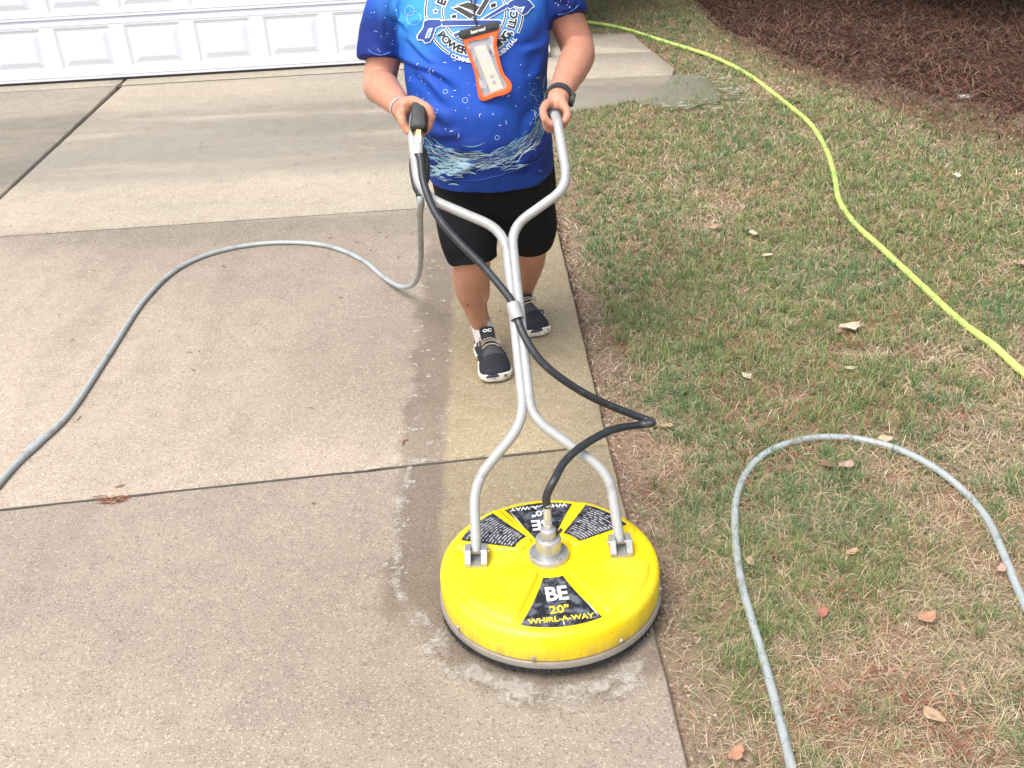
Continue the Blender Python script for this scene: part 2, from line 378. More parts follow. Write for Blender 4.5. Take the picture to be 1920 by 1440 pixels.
# ------------------------------------------------------------------ the setting: ground, driveway, mulch bed, garage
def edge_x(y): return np.interp(y, [-3, 1.378, 1.635, 2.28, 2.9, 3.7, 4.2, 6.2, 7.4], [.34, .314, .309, .286, .264, .247, .232, .20, .20])
def ground_z(x, y):
    return -.028 + .016*(gnoise2(x, y, 1.3, 3)-.5) + .012*(gnoise2(x, y, 5, 4)-.5) + .05*sstep(1.2, 4, x)*(gnoise2(x, y, .5, 9)-.3)
gx = np.concatenate([[-160, -60, -20, -8], np.arange(-5, 7.01, .08), [9, 14, 25, 60, 160]]); gy = np.concatenate([[-160, -60, -15, -4], np.arange(0, 11.01, .08), [13, 17, 25, 45, 90, 220]])
GX, GY = np.meshgrid(gx, gy, indexing='ij'); GZ = ground_z(GX, GY)
GZ[GX < .22] = -.16
nx, ny = GX.shape; idx = np.arange(nx*ny).reshape(nx, ny)
q = np.stack([idx[:-1, :-1], idx[1:, :-1], idx[1:, 1:], idx[:-1, 1:]], -1).reshape(-1, 4)
gm = raw_mesh('ground', np.stack([GX, GY, GZ], -1).reshape(-1, 3), q.ravel(), np.full(len(q), 4))
ground = link('ground', gm, 'soil', None, True, None); tag(ground, 'thin patchy lawn soil to the right of the driveway', 'ground', kind='structure')

# driveway slabs: every slab its own piece on a dark base seen in the joints
dw = obj('driveway', prism([(-6, -2.5), (.30, -2.5), (.30, 1.4), (.225, 4.2), (.19, 7.2), (-6, 7.2)], -.12, -.022), 'joint_filler', smooth=False)
tag(dw, 'concrete driveway of large slabs running up to the garage', 'driveway', kind='structure')
def jA(x): return 2.375+ (x+1.46)*.095
def jB(x): return 4.458 + (x+2.3)*.041
def jC(x): return 7.062 + (x+3.33)*.022
g = .0055
def slab(poly, bev=.010):
    # densify edges a little so the arris can chip
    P = []
    for i in range(len(poly)):
        a, b = Vector(poly[i]), Vector(poly[(i+1) % len(poly)]); n = max(1, int((b-a).length/.07))
        nrm = Vector((-(b-a).y, (b-a).x)).normalized()
        for k in range(n):
            p = a.lerp(b, k/n)
            if k: p = p + nrm*(mnoise.noise(Vector((p.x*9, p.y*9, 2)))*.003 + max(0, mnoise.noise(Vector((p.x*31, p.y*31, 5))))*.003)
            P.append((p.x, p.y))
    return P
slabs = []
LX = -2.50
e = lambda y: float(edge_x(y))
slabs.append([(LX+.008, -2), (e(-2), -2), (e(.5), .5), (e(1.4), 1.4), (e(2.0), 2.0), (e(2.5), jA(.27)-g), (LX+.008, jA(LX)-g)])
slabs.append([(LX+.008, jA(LX)+g), (e(2.55), jA(.27)+g), (e(3.4), 3.4), (e(4.2), 4.2), (e(4.5), jB(.22)-g), (LX+.008, jB(LX)-g)])
slabs.append([(LX+.008, jB(LX)+g), (e(4.6), jB(.22)+g), (e(5.95), 5.95), (.20, jC(.2)-.016), (LX+.008-.02, jC(LX)-.016)])
slabs.append([(LX-.03, jC(LX)+.016), (.20, jC(.2)+.016), (.20, 7.34), (LX-.03, 7.27)])
slabs.append([(-5.9, -2), (LX-.008, -2), (LX-.008, jA(LX)-g), (-5.9, jA(-5.9)-g)])
slabs.append([(-5.9, jA(-5.9)+g), (LX-.008, jA(LX)+g), (LX-.008, jB(LX)-g), (-5.9, jB(-5.9)-g)])
slabs.append([(-5.9, jB(-5.9)+g), (LX-.008, jB(LX)+g), (LX-.05, jC(LX)-.010), (-5.9, jC(-5.9)-.010)])
slabs.append([(-5.9, jC(-5.9)+.010), (LX-.055, jC(LX)+.010), (LX-.055, 7.265), (-5.9, 7.20)])
for jf, hw in ((jA, .005), (jB, .006), (jC, .016)):      # dirt-filled joints
    obj('joint', ([Vector((x_, jf(x_)+sg*hw, -.0045)) for x_ in (-5.85, .195) for sg in (-1, 1)], [(0, 2, 3, 1)]), 'joint_filler', dw, False)
for s in slabs: obj('slab', prism(slab(s), -.10, 0, .006), 'concrete', dw, True, 50)
pad = obj('parking_pad', prism([(.2, 5.99), (.43, 6.0), (.94, 6.18), (1.10, 6.6), (1.13, 6.77), (1.0, 7.79), (.2, 7.95)], -.14, -.03), 'joint_filler', smooth=False)
tag(pad, 'small concrete pad beside the garage corner with cut corners', 'pavement', kind='structure')
obj('slab', prism(slab([(.208, 5.975), (.43, 5.985), (.96, 6.165), (1.12, 6.62), (.208, 6.66)]), -.12, -.004, .008), 'concrete', pad, True, 50)
obj('slab', prism(slab([(.208, 6.672), (1.125, 6.632), (1.16, 6.77), (1.085, 7.24), (.208, 7.28)]), -.12, .002, .006), 'concrete', pad, True, 50)
obj('slab', prism(slab([(.208, 7.292), (1.082, 7.252), (1.016, 7.80), (.208, 7.95)]), -.12, .002, .006), 'concrete', pad, True, 50)
# puddle in the grass at the pad corner
pp = []
for k in range(40):
    a = 2*math.pi*k/40; r = 1 + .30*mnoise.noise(Vector((math.cos(a)*2, math.sin(a)*2, 1.3))); pp.append((1.08+.30*r*math.cos(a), 6.28+.36*r*math.sin(a)))
pud = obj('puddle', prism(pp, -.05, -.006), 'water', smooth=False); tag(pud, 'shallow muddy puddle in the grass at the pad corner', 'puddle', kind='structure')

# pine-straw bed
MB = [gr(1235, -70), gr(1290, 10), gr(1390, 75), gr(1520, 125), gr(1660, 175), gr(1790, 205), gr(1930, 232), gr(2200, 300)]
MBX = np.array([p.x for p in MB]); MBY = np.array([p.y for p in MB])
def bed_edge(x): return np.interp(x, MBX, MBY)
mx = np.arange(float(MBX[0])-.02, 7.5, .12); rows = np.linspace(0, 1, 40); V = []
for x in mx:
    y0 = float(bed_edge(x)) + .38 + .30*float(gnoise2(np.array([x]), np.array([1.0]), 3, 5)[0]-.5)
    for t in rows:
        y = y0 + t*(13.5-y0); V.append((x, y, float(ground_z(np.array([x]), np.array([y]))[0]) + .004 + .05*min(1, t*12)*(.6+.6*mnoise.noise(Vector((x*2, y*2, 0))))))
n2 = len(rows); F = [(i*n2+j, (i+1)*n2+j, (i+1)*n2+j+1, i*n2+j+1) for i in range(len(mx)-1) for j in range(n2-1)]
bed = obj('mulch_bed', (V, F), 'mulch', None, True, None); tag(bed, 'shaded bed of red-brown pine straw under the trees', 'mulch bed', kind='structure')

# garage: wall, trim, eave, roof; the door is a thing of its own
DY = 7.30; DXR = -.181; PITCHP = .4655; NP = 9; SEC = .398; DXL = DXR - PITCHP*NP
gar = empty('garage_building', (DXR, DY, 0)); gar['turn'] = 1.5
tag(gar, 'pale garage front around the white sectional door', 'building')
obj('wall', cat(box(DXL-1.6, DXL-.10, DY+.06, DY+.26, -.1, 2.9), box(DXR+.10, .26, DY+.06, DY+.26, -.1, 2.9), box(DXL-.10, DXR+.10, DY+.06, DY+.26, SEC*5+.16, 2.9)), 'siding', gar, False)
obj('side_wall', box(.06, .262, DY+.262, DY+7, -.1, 2.9), 'siding', gar, False)
obj('corner_board', box(.18, .275, DY+.03, DY+.058, -.03, 2.88), 'trim_white', gar, False)
obj('door_trim', cat(box(DXL-.10, DXL-.004, DY+.02, DY+.058, -.02, SEC*5+.16), box(DXR+.004, DXR+.10, DY+.02, DY+.058, -.02, SEC*5+.16), box(DXL-.003, DXR+.003, DY+.02, DY+.058, SEC*5+.02, SEC*5+.16)), 'trim_white', gar, False)
obj('eave', box(DXL-1.9, .55, DY-.30, DY+.05, 2.72, 2.88), 'trim_white', gar, False)
obj('roof', ([Vector(p) for p in ((DXL-1.9, DY-.36, 2.885), (.6, DY-.36, 2.885), (.6, DY+3.6, 4.6), (DXL-1.9, DY+3.6, 4.6), (DXL-1.9, DY-.36, 2.95), (.6, DY-.36, 2.95), (.6, DY+3.6, 4.7), (DXL-1.9, DY+3.6, 4.7))], [(0, 3, 2, 1), (4, 5, 6, 7), (0, 1, 5, 4), (2, 3, 7, 6), (1, 2, 6, 5), (0, 4, 7, 3)]), 'shingle', gar, False)
for zz in range(0, 19): obj('siding_board', box(DXR+.102, .178, DY+.038, DY+.058, zz*.15+.02, zz*.15+.166), 'siding', gar, False)
ds = tube(spline([(.33, DY+.10, 2.7), (.33, DY+.10, 1.4), (.33, DY+.10, .20), (.335, DY+.06, .10), (.345, DY-.10, .06)], 5), .036, 10)
dso = obj('downspout', ds, 'trim_white'); tag(dso, 'white downspout elbow at the garage corner behind the man', 'downspout')

door = empty('garage_door', (DXR, DY, 0)); door['turn'] = 1.5; tag(door, 'white sectional garage door with rows of raised panels', 'garage door')
def door_section(z0, z1, ph):
    # rails and stiles round the panel openings
    pw = .055; parts = []; tp = .053
    t0, t1 = DY-.001, DY+.04
    parts.append(box(DXL, DXR, t0, t1, z0+.004, z0+ph)); parts.append(box(DXL, DXR, t0, t1, z1-tp, z1-.014))
    parts.append(box(DXL, DXR, t0+.010, t1, z1-.014, z1-.0005))
    parts.append(box(DXL, DXL+pw, t0, t1, z0+ph, z1-tp))
    for k in range(NP):
        a = DXR - k*PITCHP; b = a - (pw if k else pw*.7); parts.append(box(b if k else DXR-pw*.7, a + (.036 if k else 0), t0, t1, z0+ph, z1-tp))
    # ridge lines along the rails
    for zz in (z0+.028, z1-.036):
        parts.append(loft([[Vector((x, t0, zz-.006)), Vector((x, t0-.003, zz)), Vector((x, t0, zz+.004))] for x in (DXL+.001, DXR-.001)]))
    return cat(*parts)
def raised_panel(w_, h_):
    prof = [(0, 0), (.006, .002), (.018, .006), (.028, .006), (.062, -.0015), (.068, -.002)]
    rings = [[Vector((s*(w_/2-i), d, t*(h_/2-i))) for s, t in ((-1, -1), (1, -1), (1, 1), (-1, 1))] for i, d in prof]
    V, F = loft(rings, False); n = len(V); F.append((n-4, n-3, n-2, n-1)); return V, F
for r in range(5):
    z0 = .012 + r*SEC; z1 = z0+SEC; ph_ = .069 if r == 0 else .047
    so = obj('section', door_section(z0, z1, ph_), 'white_paint', door, False); op0, op1 = z0+ph_, z1-.053
    for k in range(NP):
        a = DXR - k*PITCHP - (.055*.7 if k == 0 else .055); b = DXR-(k+1)*PITCHP + .036
        if k == NP-1: b = DXL+.055
        po = obj('panel', raised_panel(abs(a-b), op1-op0), 'white_paint', so, False); po.location = ((a+b)/2, DY, (op0+op1)/2)
obj('bottom_seal', box(DXL, DXR, DY-.003, DY+.03, .000, .0155), 'seal_black', door, False)

# ------------------------------------------------------------------ surface cleaner
SC = empty('surface_cleaner', DISC); tag(SC, 'yellow round flat surface cleaner with grey tube handle and black decals', 'surface cleaner')
TILT = Matrix.Translation(DISC + Vector((0, 0, -.002))) @ Matrix.Rotation(math.radians(-2.5), 4, 'X') @ Matrix.Rotation(math.radians(4), 4, 'Z')
def T(vf): return [TILT @ Vector(v) for v in vf[0]], vf[1]
def topz(r): return float(np.interp(r, (.055, .10, .16, .225, .238, .246), (.1335, .1305, .1275, .1250, .1240, .1220)))
prof = [(.255, .048), (.2605, .050), (.2618, .060), (.2612, .100), (.2590, .1105), (.2535, .1180), (.2460, .1220), (.238, .1240), (.225, .1250), (.16, .1275), (.10, .1305), (.055, .1335), (.004, .1335)]
cover = obj('cover', T(lathe(prof, 112)), 'yellow_plastic', SC, True, 60)
def wedge(a0, a1, r0, r1, zt, n=14, inset=0.0, rc=.0):
    """rounded wedge outline in polar form; returns a list of (x, y)"""
    a0, a1 = math.radians(a0), math.radians(a1); pts = []
    for k in range(n+1):
        a = a0 + (a1-a0)*k/n; pts.append((r1-inset, a + (inset/r1)*(1 if k < n/2 else -1)))
    for k in range(n//2+1):
        a = a1 + (a0-a1)*k/(n//2); pts.append((r0+inset, a - (inset/r0)*(1 if k < n/4 else -1)))
    return [(r*math.cos(a), r*math.sin(a)) for r, a in pts]
def pad_mesh(a0, a1, r0, r1, h):
    """raised wedge with rounded shoulders, as a polar grid"""
    A0, A1 = math.radians(a0), math.radians(a1); na, nr = 34, 30; V, F = [], []
    for j in range(nr+1):
        r = r0+(r1-r0)*j/nr
        for k in range(na+1):
            a = A0+(A1-A0)*k/na; e_ = min((a-A0)*r, (A1-a)*r, r-r0, r1-r); cx_ = min((a-A0)*r, (A1-a)*r); cy_ = min(r-r0, r1-r); q_ = .016
            if cx_ < q_ and cy_ < q_: e_ = q_-math.hypot(q_-cx_, q_-cy_)
            t = max(-.3, min(1, e_/.006)); dz = -.004 if t < 0 else h*t*t*(3-2*t) - (.0015 if t == 0 else 0); V.append(Vector((r*math.cos(a), r*math.sin(a), topz(r)+dz)))
    for j in range(nr):
        for k in range(na): F.append((j*(na+1)+k, j*(na+1)+k+1, (j+1)*(na+1)+k+1, (j+1)*(na+1)+k))
    return V, F
for a0, a1 in ((192, 245), (295, 348), (115, 163), (17, 65)):
    obj('embossed_panel', T(pad_mesh(a0, a1, .064, .240, .0115)), 'yellow_plastic', SC, True, None)
def decal_mesh(a0, a1, r0, r1, lift, fl=0.0):
    out = wedge(a0, a1, r0, r1, 0, 14, 0); n = 14; m_ = len(out); V, F = [], []
    A0, A1 = math.radians(a0), math.radians(a1); M = 8
    for j in range(M+1):
        r = r0+(r1-r0)*j/M
        for k in range(n+1):
            q_ = math.radians(fl)*(j/M); a = (A0-q_)+(A1-A0+2*q_)*k/n; V.append(Vector((r*math.cos(a), r*math.sin(a), topz(r)+lift)))
    for j in range(M):
        for k in range(n): F.append((j*(n+1)+k, j*(n+1)+k+1, (j+1)*(n+1)+k+1, (j+1)*(n+1)+k))
    return V, F
dfront = obj('decal', T(decal_mesh(253, 287, .078, .236, .0012, 5.5)), 'decal_black', SC, True, 70)
dback = obj('decal', T(decal_mesh(72, 108, .075, .232, .0012, 4)), 'decal_black', SC, True, 70)
dl_ = obj('decal', T(decal_mesh(122, 156, .086, .224, .0124)), 'decal_black', SC, True, 70)
dr_ = obj('decal', T(decal_mesh(24, 58, .086, .224, .0124)), 'decal_black', SC, True, 70)

def text_mesh(s, size, offset=0.0, align='CENTER', spacing=1.0, shear=0.0, subdiv=None):
    cu = bpy.data.curves.new('t', 'FONT'); cu.body = s; cu.size = size; cu.offset = offset; cu.align_x = align; cu.align_y = 'CENTER'; cu.space_character = spacing; cu.shear = shear; cu.resolution_u = 3
    o = bpy.data.objects.new('t', cu); COL.objects.link(o); dg = bpy.context.evaluated_depsgraph_get(); dg.update()
    me = bpy.data.meshes.new_from_object(o.evaluated_get(dg)); bpy.data.objects.remove(o)
    V = [v.co.copy() for v in me.vertices]; F = [tuple(p.vertices) for p in me.polygons]; bpy.data.meshes.remove(me); return V, F
def on_disc(vf, radius, ang, lift, sy=1.0):
    """lay flat text on the cover: its base faces outwards at the given angle"""
    a = math.radians(ang); out = Vector((math.cos(a), math.sin(a), 0)); rt = Vector((-math.sin(a), math.cos(a), 0)); V = []
    for v in vf[0]:
        p = out*(radius - v.y*sy) + rt*v.x; p.z = topz(p.length)+lift; V.append(p)
    return T((V, vf[1]))
for par, ang in ((dfront, 270), (dback, 90)):
    obj('lettering', on_disc(text_mesh('BE', .050, .0013, spacing=.98), .134, ang, .0020, 1.25), 'decal_white', par, False, recalc=False)
    obj('lettering', on_disc(text_mesh('20"', .033, .0009), .184, ang, .0020), 'decal_yellow' if ang == 270 else 'decal_white', par, False, recalc=False)
    obj('lettering', on_disc(text_mesh('WHIRL-A-WAY', .0215, .0006, spacing=1.0), .213, ang, .0020), 'decal_yellow' if ang == 270 else 'decal_white', par, False, recalc=False)
for par, a0, a1, flip in ((dl_, 126, 154, 1), (dr_, 26, 54, -1)):      # warning text: fine white lines
    V, F = [], []
    for j in range(15):
        r = .096 + .0082*j; aa = math.radians(a0)
        while aa < math.radians(a1)-.02:
            da = random.uniform(.006, .022)/r; a2 = min(math.radians(a1), aa+da); i0 = len(V)
            for q_, dr2 in ((aa, -.0008), (a2, -.0008), (a2, .0008), (aa, .0008)):
                V.append(Vector(((r+dr2)*math.cos(q_), (r+dr2)*math.sin(q_), topz(r)+.0130)))
            F.append((i0, i0+1, i0+2, i0+3)); aa = a2+random.uniform(.0015, .009 if random.random() < .9 else .03)/r
    tag(obj('fine_print', T((V, F)), 'decal_white', par, False), kind='stuff')
# torn decal edge slivers
def sliver(a, r0, r1, w0): 
    a = math.radians(a); o_ = Vector((math.cos(a), math.sin(a), 0)); t_ = Vector((-math.sin(a), math.cos(a), 0)); V = []
    for r, s_ in ((r0, 0), ((r0+r1)/2, -w0), (r1, 0), ((r0+r1)/2, w0)): p = o_*r+t_*s_; p.z = topz(r)+.0022; V.append(p)
    return V, [(0, 1, 2, 3)]
for q_ in ((291, .17, .235, .0014), (110, .13, .230, .0014), (271, .219, .235, .0016)): obj('scratch', T(sliver(*q_)), 'decal_white', SC, False)

obj('trim_ring', T(lathe([(.2565, .030), (.2650, .031), (.2665, .036), (.2665, .043), (.265, .047), (.2575, .0485)], 112)), 'steel', SC, True, 50)
# brush skirt: bristle tufts
V, F = [], []
for ring_r, nb_ in ((.2600, 420), (.2565, 380), (.252, 300)):
    for k in range(nb_):
        a = 2*math.pi*(k+random.random()*.6)/nb_; o_ = Vector((math.cos(a), math.sin(a), 0)); t_ = Vector((-math.sin(a), math.cos(a), 0)); i0 = len(V)
        fl = random.uniform(.000, .008); zb = random.uniform(.007, .012) - .011*(o_.y*.262*.04363/.011)
        for p in (o_*ring_r - t_*.0026 + Vector((0, 0, .040)), o_*ring_r + t_*.0026 + Vector((0, 0, .040)), o_*(ring_r+fl)+t_*random.uniform(.001, .006) + Vector((0, 0, zb)), o_*(ring_r+fl)-t_*random.uniform(.000, .004) + Vector((0, 0, zb))): V.append(p)
        F.append((i0, i0+1, i0+2, i0+3))
tag(obj('brush_skirt', T((V, F)), 'brush', SC, False, recalc=False), kind='stuff')
obj('brush_core', T(lathe([(.235, .012), (.249, .012), (.251, .040), (.235, .046)], 64)), 'brush', SC, False)
for k in range(8):
    a = math.radians(-105 + 45*k); c = Vector((.262*math.cos(a), .262*math.sin(a), .060)); mt = Matrix.Translation(c) @ Matrix.Rotation(a, 4, 'Z') @ Matrix.Rotation(math.pi/2, 4, 'Y')
    bv = lathe([(.0055, -.004), (.0055, .002), (.0042, .0045), (.001, .005)], 10); obj('bolt', T(([mt @ v for v in bv[0]], bv[1])), 'steel', SC, True, 30)
# hub
hub = obj('hub_flange', T(lathe([(.047, .130), (.0475, .1365), (.0475, .146), (.0455, .1485), (.031, .1495), (.030, .1495)], 56)), 'cast_alu', SC, True, 40)
obj('hub_body', T(lathe([(.030, .147), (.0305, .182), (.0300, .187), (.028, .190), (.0275, .1905), (.019, .1915), (.0188, .212), (.0165, .216), (.013, .2175), (.004, .2178)], 48)), 'cast_alu', SC, True, 40)
for k in range(4):
    a = math.radians(-62 + 90*k if k != 9 else 0); bv = lathe([(.0052, 0), (.0052, .002), (.0030, .0021), (.0030, -.0008), (.001, -.0008)], 12, (.0395*math.cos(a), .0395*math.sin(a), .1485)); obj('bolt', T(bv), 'steel', SC, True, 30)
obj('fitting', T(cat(lathe([(.0100, .216), (.0100, .226), (.0085, .2265), (.0085, .236), (.0095, .237), (.0095, .246), (.0080, .247)], 6), lathe([(.0088, .246), (.0092, .250), (.0092, .284), (.0080, .288), (.0078, .289)], 20))), 'steel_bright', SC, True, 40)
obj('grease_fitting', T(tube([(.018, .004, .196), (.028, .004, .200), (.033, .006, .206)], .004, 8)), 'black_rubber', SC)
# brackets
def bracket(ang, yaw):
    a = math.radians(ang); c = Vector((.172*math.cos(a), .172*math.sin(a), .1275)); mt = Matrix.Translation(c) @ Matrix.Rotation(math.radians(yaw), 4, 'Z')
    def cheek(s):
        x0, x1 = (.0125, .026); pr_ = [(-.030, 0), (.026, 0), (.026, .026), (.014, .038), (-.012, .038), (-.030, .012)]
        r = [[Vector((s*x, y, z)) for y, z in pr_] for x in (x0, x1)]; return loft(r)
    vf = cat(cheek(1), cheek(-1), box(-.0124, .0124, -.030, .026, 0, .006)); bo = obj('bracket', T(([mt @ v for v in vf[0]], vf[1])), 'cast_alu', SC, False)
    pv = tube([(-.030, .004, .022), (.030, .004, .022)], .006, 10); obj('pivot_bolt', T(([mt @ v for v in pv[0]], pv[1])), 'steel', bo)
    return TILT @ (mt @ Vector((0, .004, .022)))
bl = bracket(173, -6); br = bracket(2, -2)
TR = .0125
def bent(pts, rad, r=.06, n=6):
    """polyline with rounded corners"""
    P = [Vector(p) for p in pts]; out = [P[0]]
    for i in range(1, len(P)-1):
        a, b, c = P[i-1], P[i], P[i+1]; d1 = (a-b).normalized(); d2 = (c-b).normalized(); k = min(r, (a-b).length*.45, (c-b).length*.45)
        s_, e_ = b+d1*k, b+d2*k
        for j in range(n+1):
            t = j/n; out.append(s_*(1-t)**2 + b*2*t*(1-t) + e_*t*t)
    out.append(P[-1]); return out
hl = [bl, onhandle(888, 905), onhandle(984, 790), onhandle(947, 433), onhandle(787, 365), onhandle(772, 250), onhandle(779, 212)+Vector((0, .012, 0))]
hr = [br, onhandle(1142, 888), onhandle(996, 782), onhandle(958, 427), onhandle(1066, 350), onhandle(1042, 208), onhandle(1041, 211)+Vector((-.006, .100, -.062))]
obj('handle_tube', tube(bent(hl, TR), TR, 16), 'alu_tube', SC, True, 60)
hrp = bent(hr, TR, .05); obj('handle_tube', tube(hrp, TR, 16), 'alu_tube', SC, True, 60)
# welds and sleeve between the tubes
for (x, y) in ((978, 770), (962, 540), (975, 690)): 
    a = onhandle(x, y); obj('weld', ellipsoid(a, (.008, .008, .014), 10, 6), 'alu_tube', SC)
cl0, cl1 = onhandle(961, 568, .024), onhandle(970, 598, .024)
obj('hose_clip', cat(tube([cl0, cl1], .0165, 20, False), tube([cl1, cl0], .0140, 20, False)), 'alu_tube', SC, True, 60)
# grip (photo right)
G1 = hr[-1]; G0 = hr[-2]; gax = (G1-G0).normalized(); obj('grip', tube([G0+gax*.022, G0+gax*.03, G1, G1+gax*.012], [.0150, .0165, .0165, .015], 18), 'black_rubber', SC)
# trigger gun (photo left)
GT = onhandle(786, 198, .036) + Vector((0, .005, 0)); GB = onhandle(785, 246, .038)
gun = empty('gun_root')
bpy.data.objects.remove(gun)
gd = (GB-GT).normalized(); gs = Vector((1, 0, 0)); gs = (gs-gd*gs.dot(gd)).normalized(); gn = gd.cross(gs)
def rr(c, hw, hd, n=4, k=.35):
    pts = []
    for sx, sy, q in ((1, 1, 0), (-1, 1, 1), (-1, -1, 2), (1, -1, 3)):
        r = k*min(hw, hd)
        for j in range(n):
            a = math.pi/2*(q + j/(n-1)); pts.append(c + gs*(sx*(hw-r)+r*math.cos(a)) + gn*(sy*(hd-r)+r*math.sin(a)))
    return pts
rings = [rr(GT.lerp(GB, t), hw, hd) for t, hw, hd in ((-.03, .011, .010), (.0, .0165, .015), (.10, .0180, .016), (.6, .0195, .017), (.78, .0215, .018), (.93, .0210, .017), (1.0, .016, .012))]
gun = obj('trigger_gun', loft(rings), 'gun_black', SC, True, 40)
for k in range(7):
    t = .12 + k*.075; c = GT.lerp(GB, t)
    for s in (-1, 1): obj('grip_ridge', tube([c + gs*s*.004 - gn*(.0185+.001*t), c + gs*s*.022*(1+.1*t) - gn*(.0165+.001*t) + gd*.006], .0016, 6), 'gun_black', gun)
gc = GB + gd*.004
obj('connector', cat(tube([gc-gd*.004, gc+gd*.014], .0115, 6), ), 'brass', gun, False)
CN0 = gc+gd*.012; CN1 = gc + gd*.062
obj('connector', cat(tube([CN0, CN0+gd*.020], .0135, 6), tube([CN0+gd*.019, CN1-gd*.003, CN1], [.0115, .0120, .0105], 16)), 'steel_bright', gun, True, 30)
# lower gun handle with trigger guard loop, behind the hose
ga = [onhandle(x, y, -.012) for x, y in ((786, 268), (774, 296), (773, 318), (780, 350), (785, 362))]; gb_ = [onhandle(x, y, -.012) for x, y in ((786, 268), (797, 288), (800, 308), (799, 335), (791, 352), (786, 362))]
obj('trigger_guard', cat(tube(spline(ga, 5), [.006, .007, .008, .010, .008], 10), tube(spline(gb_, 5), [.006, .007, .008, .009, .009, .008], 10)), 'gun_black', gun)
obj('trigger_guard', tube(spline([onhandle(x, y, -.006) for x, y in ((777, 305), (780, 292), (787, 286), (794, 291), (797, 304), (793, 314))], 4), .0045, 8), 'gun_black', gun)
INL = onhandle(787, 365, -.012); obj('inlet', tube([onhandle(785, 345, -.012), INL, INL+Vector((0, .004, -.02))], [.010, .0105, .0095], 12), 'gun_black', gun)
# black whip hose from gun to hub
hubtop = TILT @ Vector((0, 0, .280))
wp = [CN1-gd*.004, onhandle(789, 300, .045), onhandle(795, 345, .040), onhandle(818, 402, .036), onhandle(855, 448, .030), onhandle(905, 498, .026), onhandle(945, 545, .025), cl0, cl1,
      onhandle(984, 632, .030), onhandle(1010, 672, .026), onhandle(1050, 708, .0), onhandle(1110, 745, -.07), onhandle(1175, 773, -.15), onhandle(1213, 787, -.17), onhandle(1222, 793, -.13), at(1196, 797, 2.17), at(1148, 806, 2.11), at(1098, 832, 2.04), at(1060, 864, 1.975), at(1039, 900, 1.915), hubtop+Vector((0, .004, .025)), hubtop+Vector((0, 0, -.004))]
obj('whip_hose', tube(spline(wp, 6), .0098, 14), 'hose_black', SC, True, None)

# ------------------------------------------------------------------ man
MAN = empty('person', (0, 3.15, 0)); tag(MAN, 'heavy-set man in a blue printed shirt and black shorts pushing the surface cleaner', 'person')
YAW = math.radians(-14)
FX = Vector((math.cos(YAW), math.sin(YAW), 0)); FY = Vector((-math.sin(YAW), math.cos(YAW), 0))   # FY points to his back
def tring(ypx, xl, xr, Yc, bf, bb, n=48, pw=2.3, z=None, ex=0.0):
    l, r = at(xl, ypx, Yc), at(xr, ypx, Yc); c = (l+r)/2; a = (r-l).length/2 + ex; zz = c.z if z is None else z; pts = []
    for k in range(n):
        t = 2*math.pi*k/n; cs, sn = math.cos(t), math.sin(t); x = math.copysign(abs(cs)**(2/pw), cs)*a; y = math.copysign(abs(sn)**(2/pw), sn); y *= (bb if y > 0 else bf)
        pts.append(Vector((c.x, c.y, zz)) + FX*x + FY*y)
    return pts
YT = 3.06
TOR = [(322, 806, 1034, YT, .190, .150), (300, 801, 1036, YT, .203, .155), (265, 792, 1034, YT, .215, .160), (225, 780, 1028, YT-.005, .220, .160), (180, 768, 1026, YT-.005, .215, .160), (135, 760, 1027, YT, .200, .160),
       (90, 754, 1028, YT, .180, .160), (45, 745, 1030, YT, .165, .155), (0, 740, 1032, YT+.01, .150, .150), (-45, 745, 1028, YT+.02, .135, .135), (-78, 768, 1006, YT+.03, .112, .11), (-96, 805, 968, YT+.035, .092, .092), (-108, 842, 932, YT+.035, .070, .075)]
torso_shirt = loft([tring(*a) for a in TOR])
shL, shR = at(752, -38, YT+.03), at(1024, -42, YT+.03)
elL, wrL = at(712, 152, YT-.01), at(756, 207, 2.765)
elR, wrR = at(1083, 92, YT+.0), at(1046, 187, 2.735)
seL, seR = at(716, 92, YT+.01), at(1056, 22, YT+.01)
sleeveL = limb([shL+Vector((.07, 0, .012)), shL+Vector((0, 0, -.014)), at(728, 30, YT+.02), seL, at(715, 112, YT)], [.050, .064, .072, .071, .069], 28)
sleeveR = limb([shR+Vector((-.07, 0, .012)), shR+Vector((0, 0, -.014)), at(1044, -10, YT+.02), seR, at(1061, 36, YT)], [.050, .065, .072, .070, .068], 28)
body_parts = [loft([tring(y, l+14, r-14, Y, f-.02, b-.02) for y, l, r, Y, f, b in TOR])]
# head and neck (above the frame)
hc = at(885, -175, YT+.0); neck0 = at(887, -85, YT+.03)
body_parts += [limb([neck0+Vector((0, .01, -.04)), neck0+Vector((0, 0, .04)), hc+Vector((0, .02, -.03))], [.064, .058, .056]), ellipsoid(hc, (.080, .100, .118), 28, 18), ellipsoid(hc+Vector((-.003, -.05, -.065)), (.052, .055, .05)),
               ellipsoid(hc+Vector((-.003, -.100, -.015)), (.014, .020, .024)), ellipsoid(hc+Vector((.078, .012, -.01)), (.010, .020, .032)), ellipsoid(hc+Vector((-.078, .012, -.01)), (.010, .020, .032)),
               ellipsoid(hc+Vector((-.003, -.088, -.060)), (.024, .012, .007)), ellipsoid(hc+Vector((-.003, -.082, .03)), (.05, .018, .012))]
# arms
def arm(sh, el, wr, m1, m2): return limb([sh, sh.lerp(el, .5)+m1, el, el.lerp(wr, .35)+m2, el.lerp(wr, .8), wr], [.042, .050, .049, .047, .034, .0295], 24)
body_parts += [arm(shL, elL, wrL, Vector((-.004, 0, 0)), Vector((-.010, .0, .006))), arm(shR, elR, wrR, Vector((.006, 0, 0)), Vector((.010, 0, .006)))]
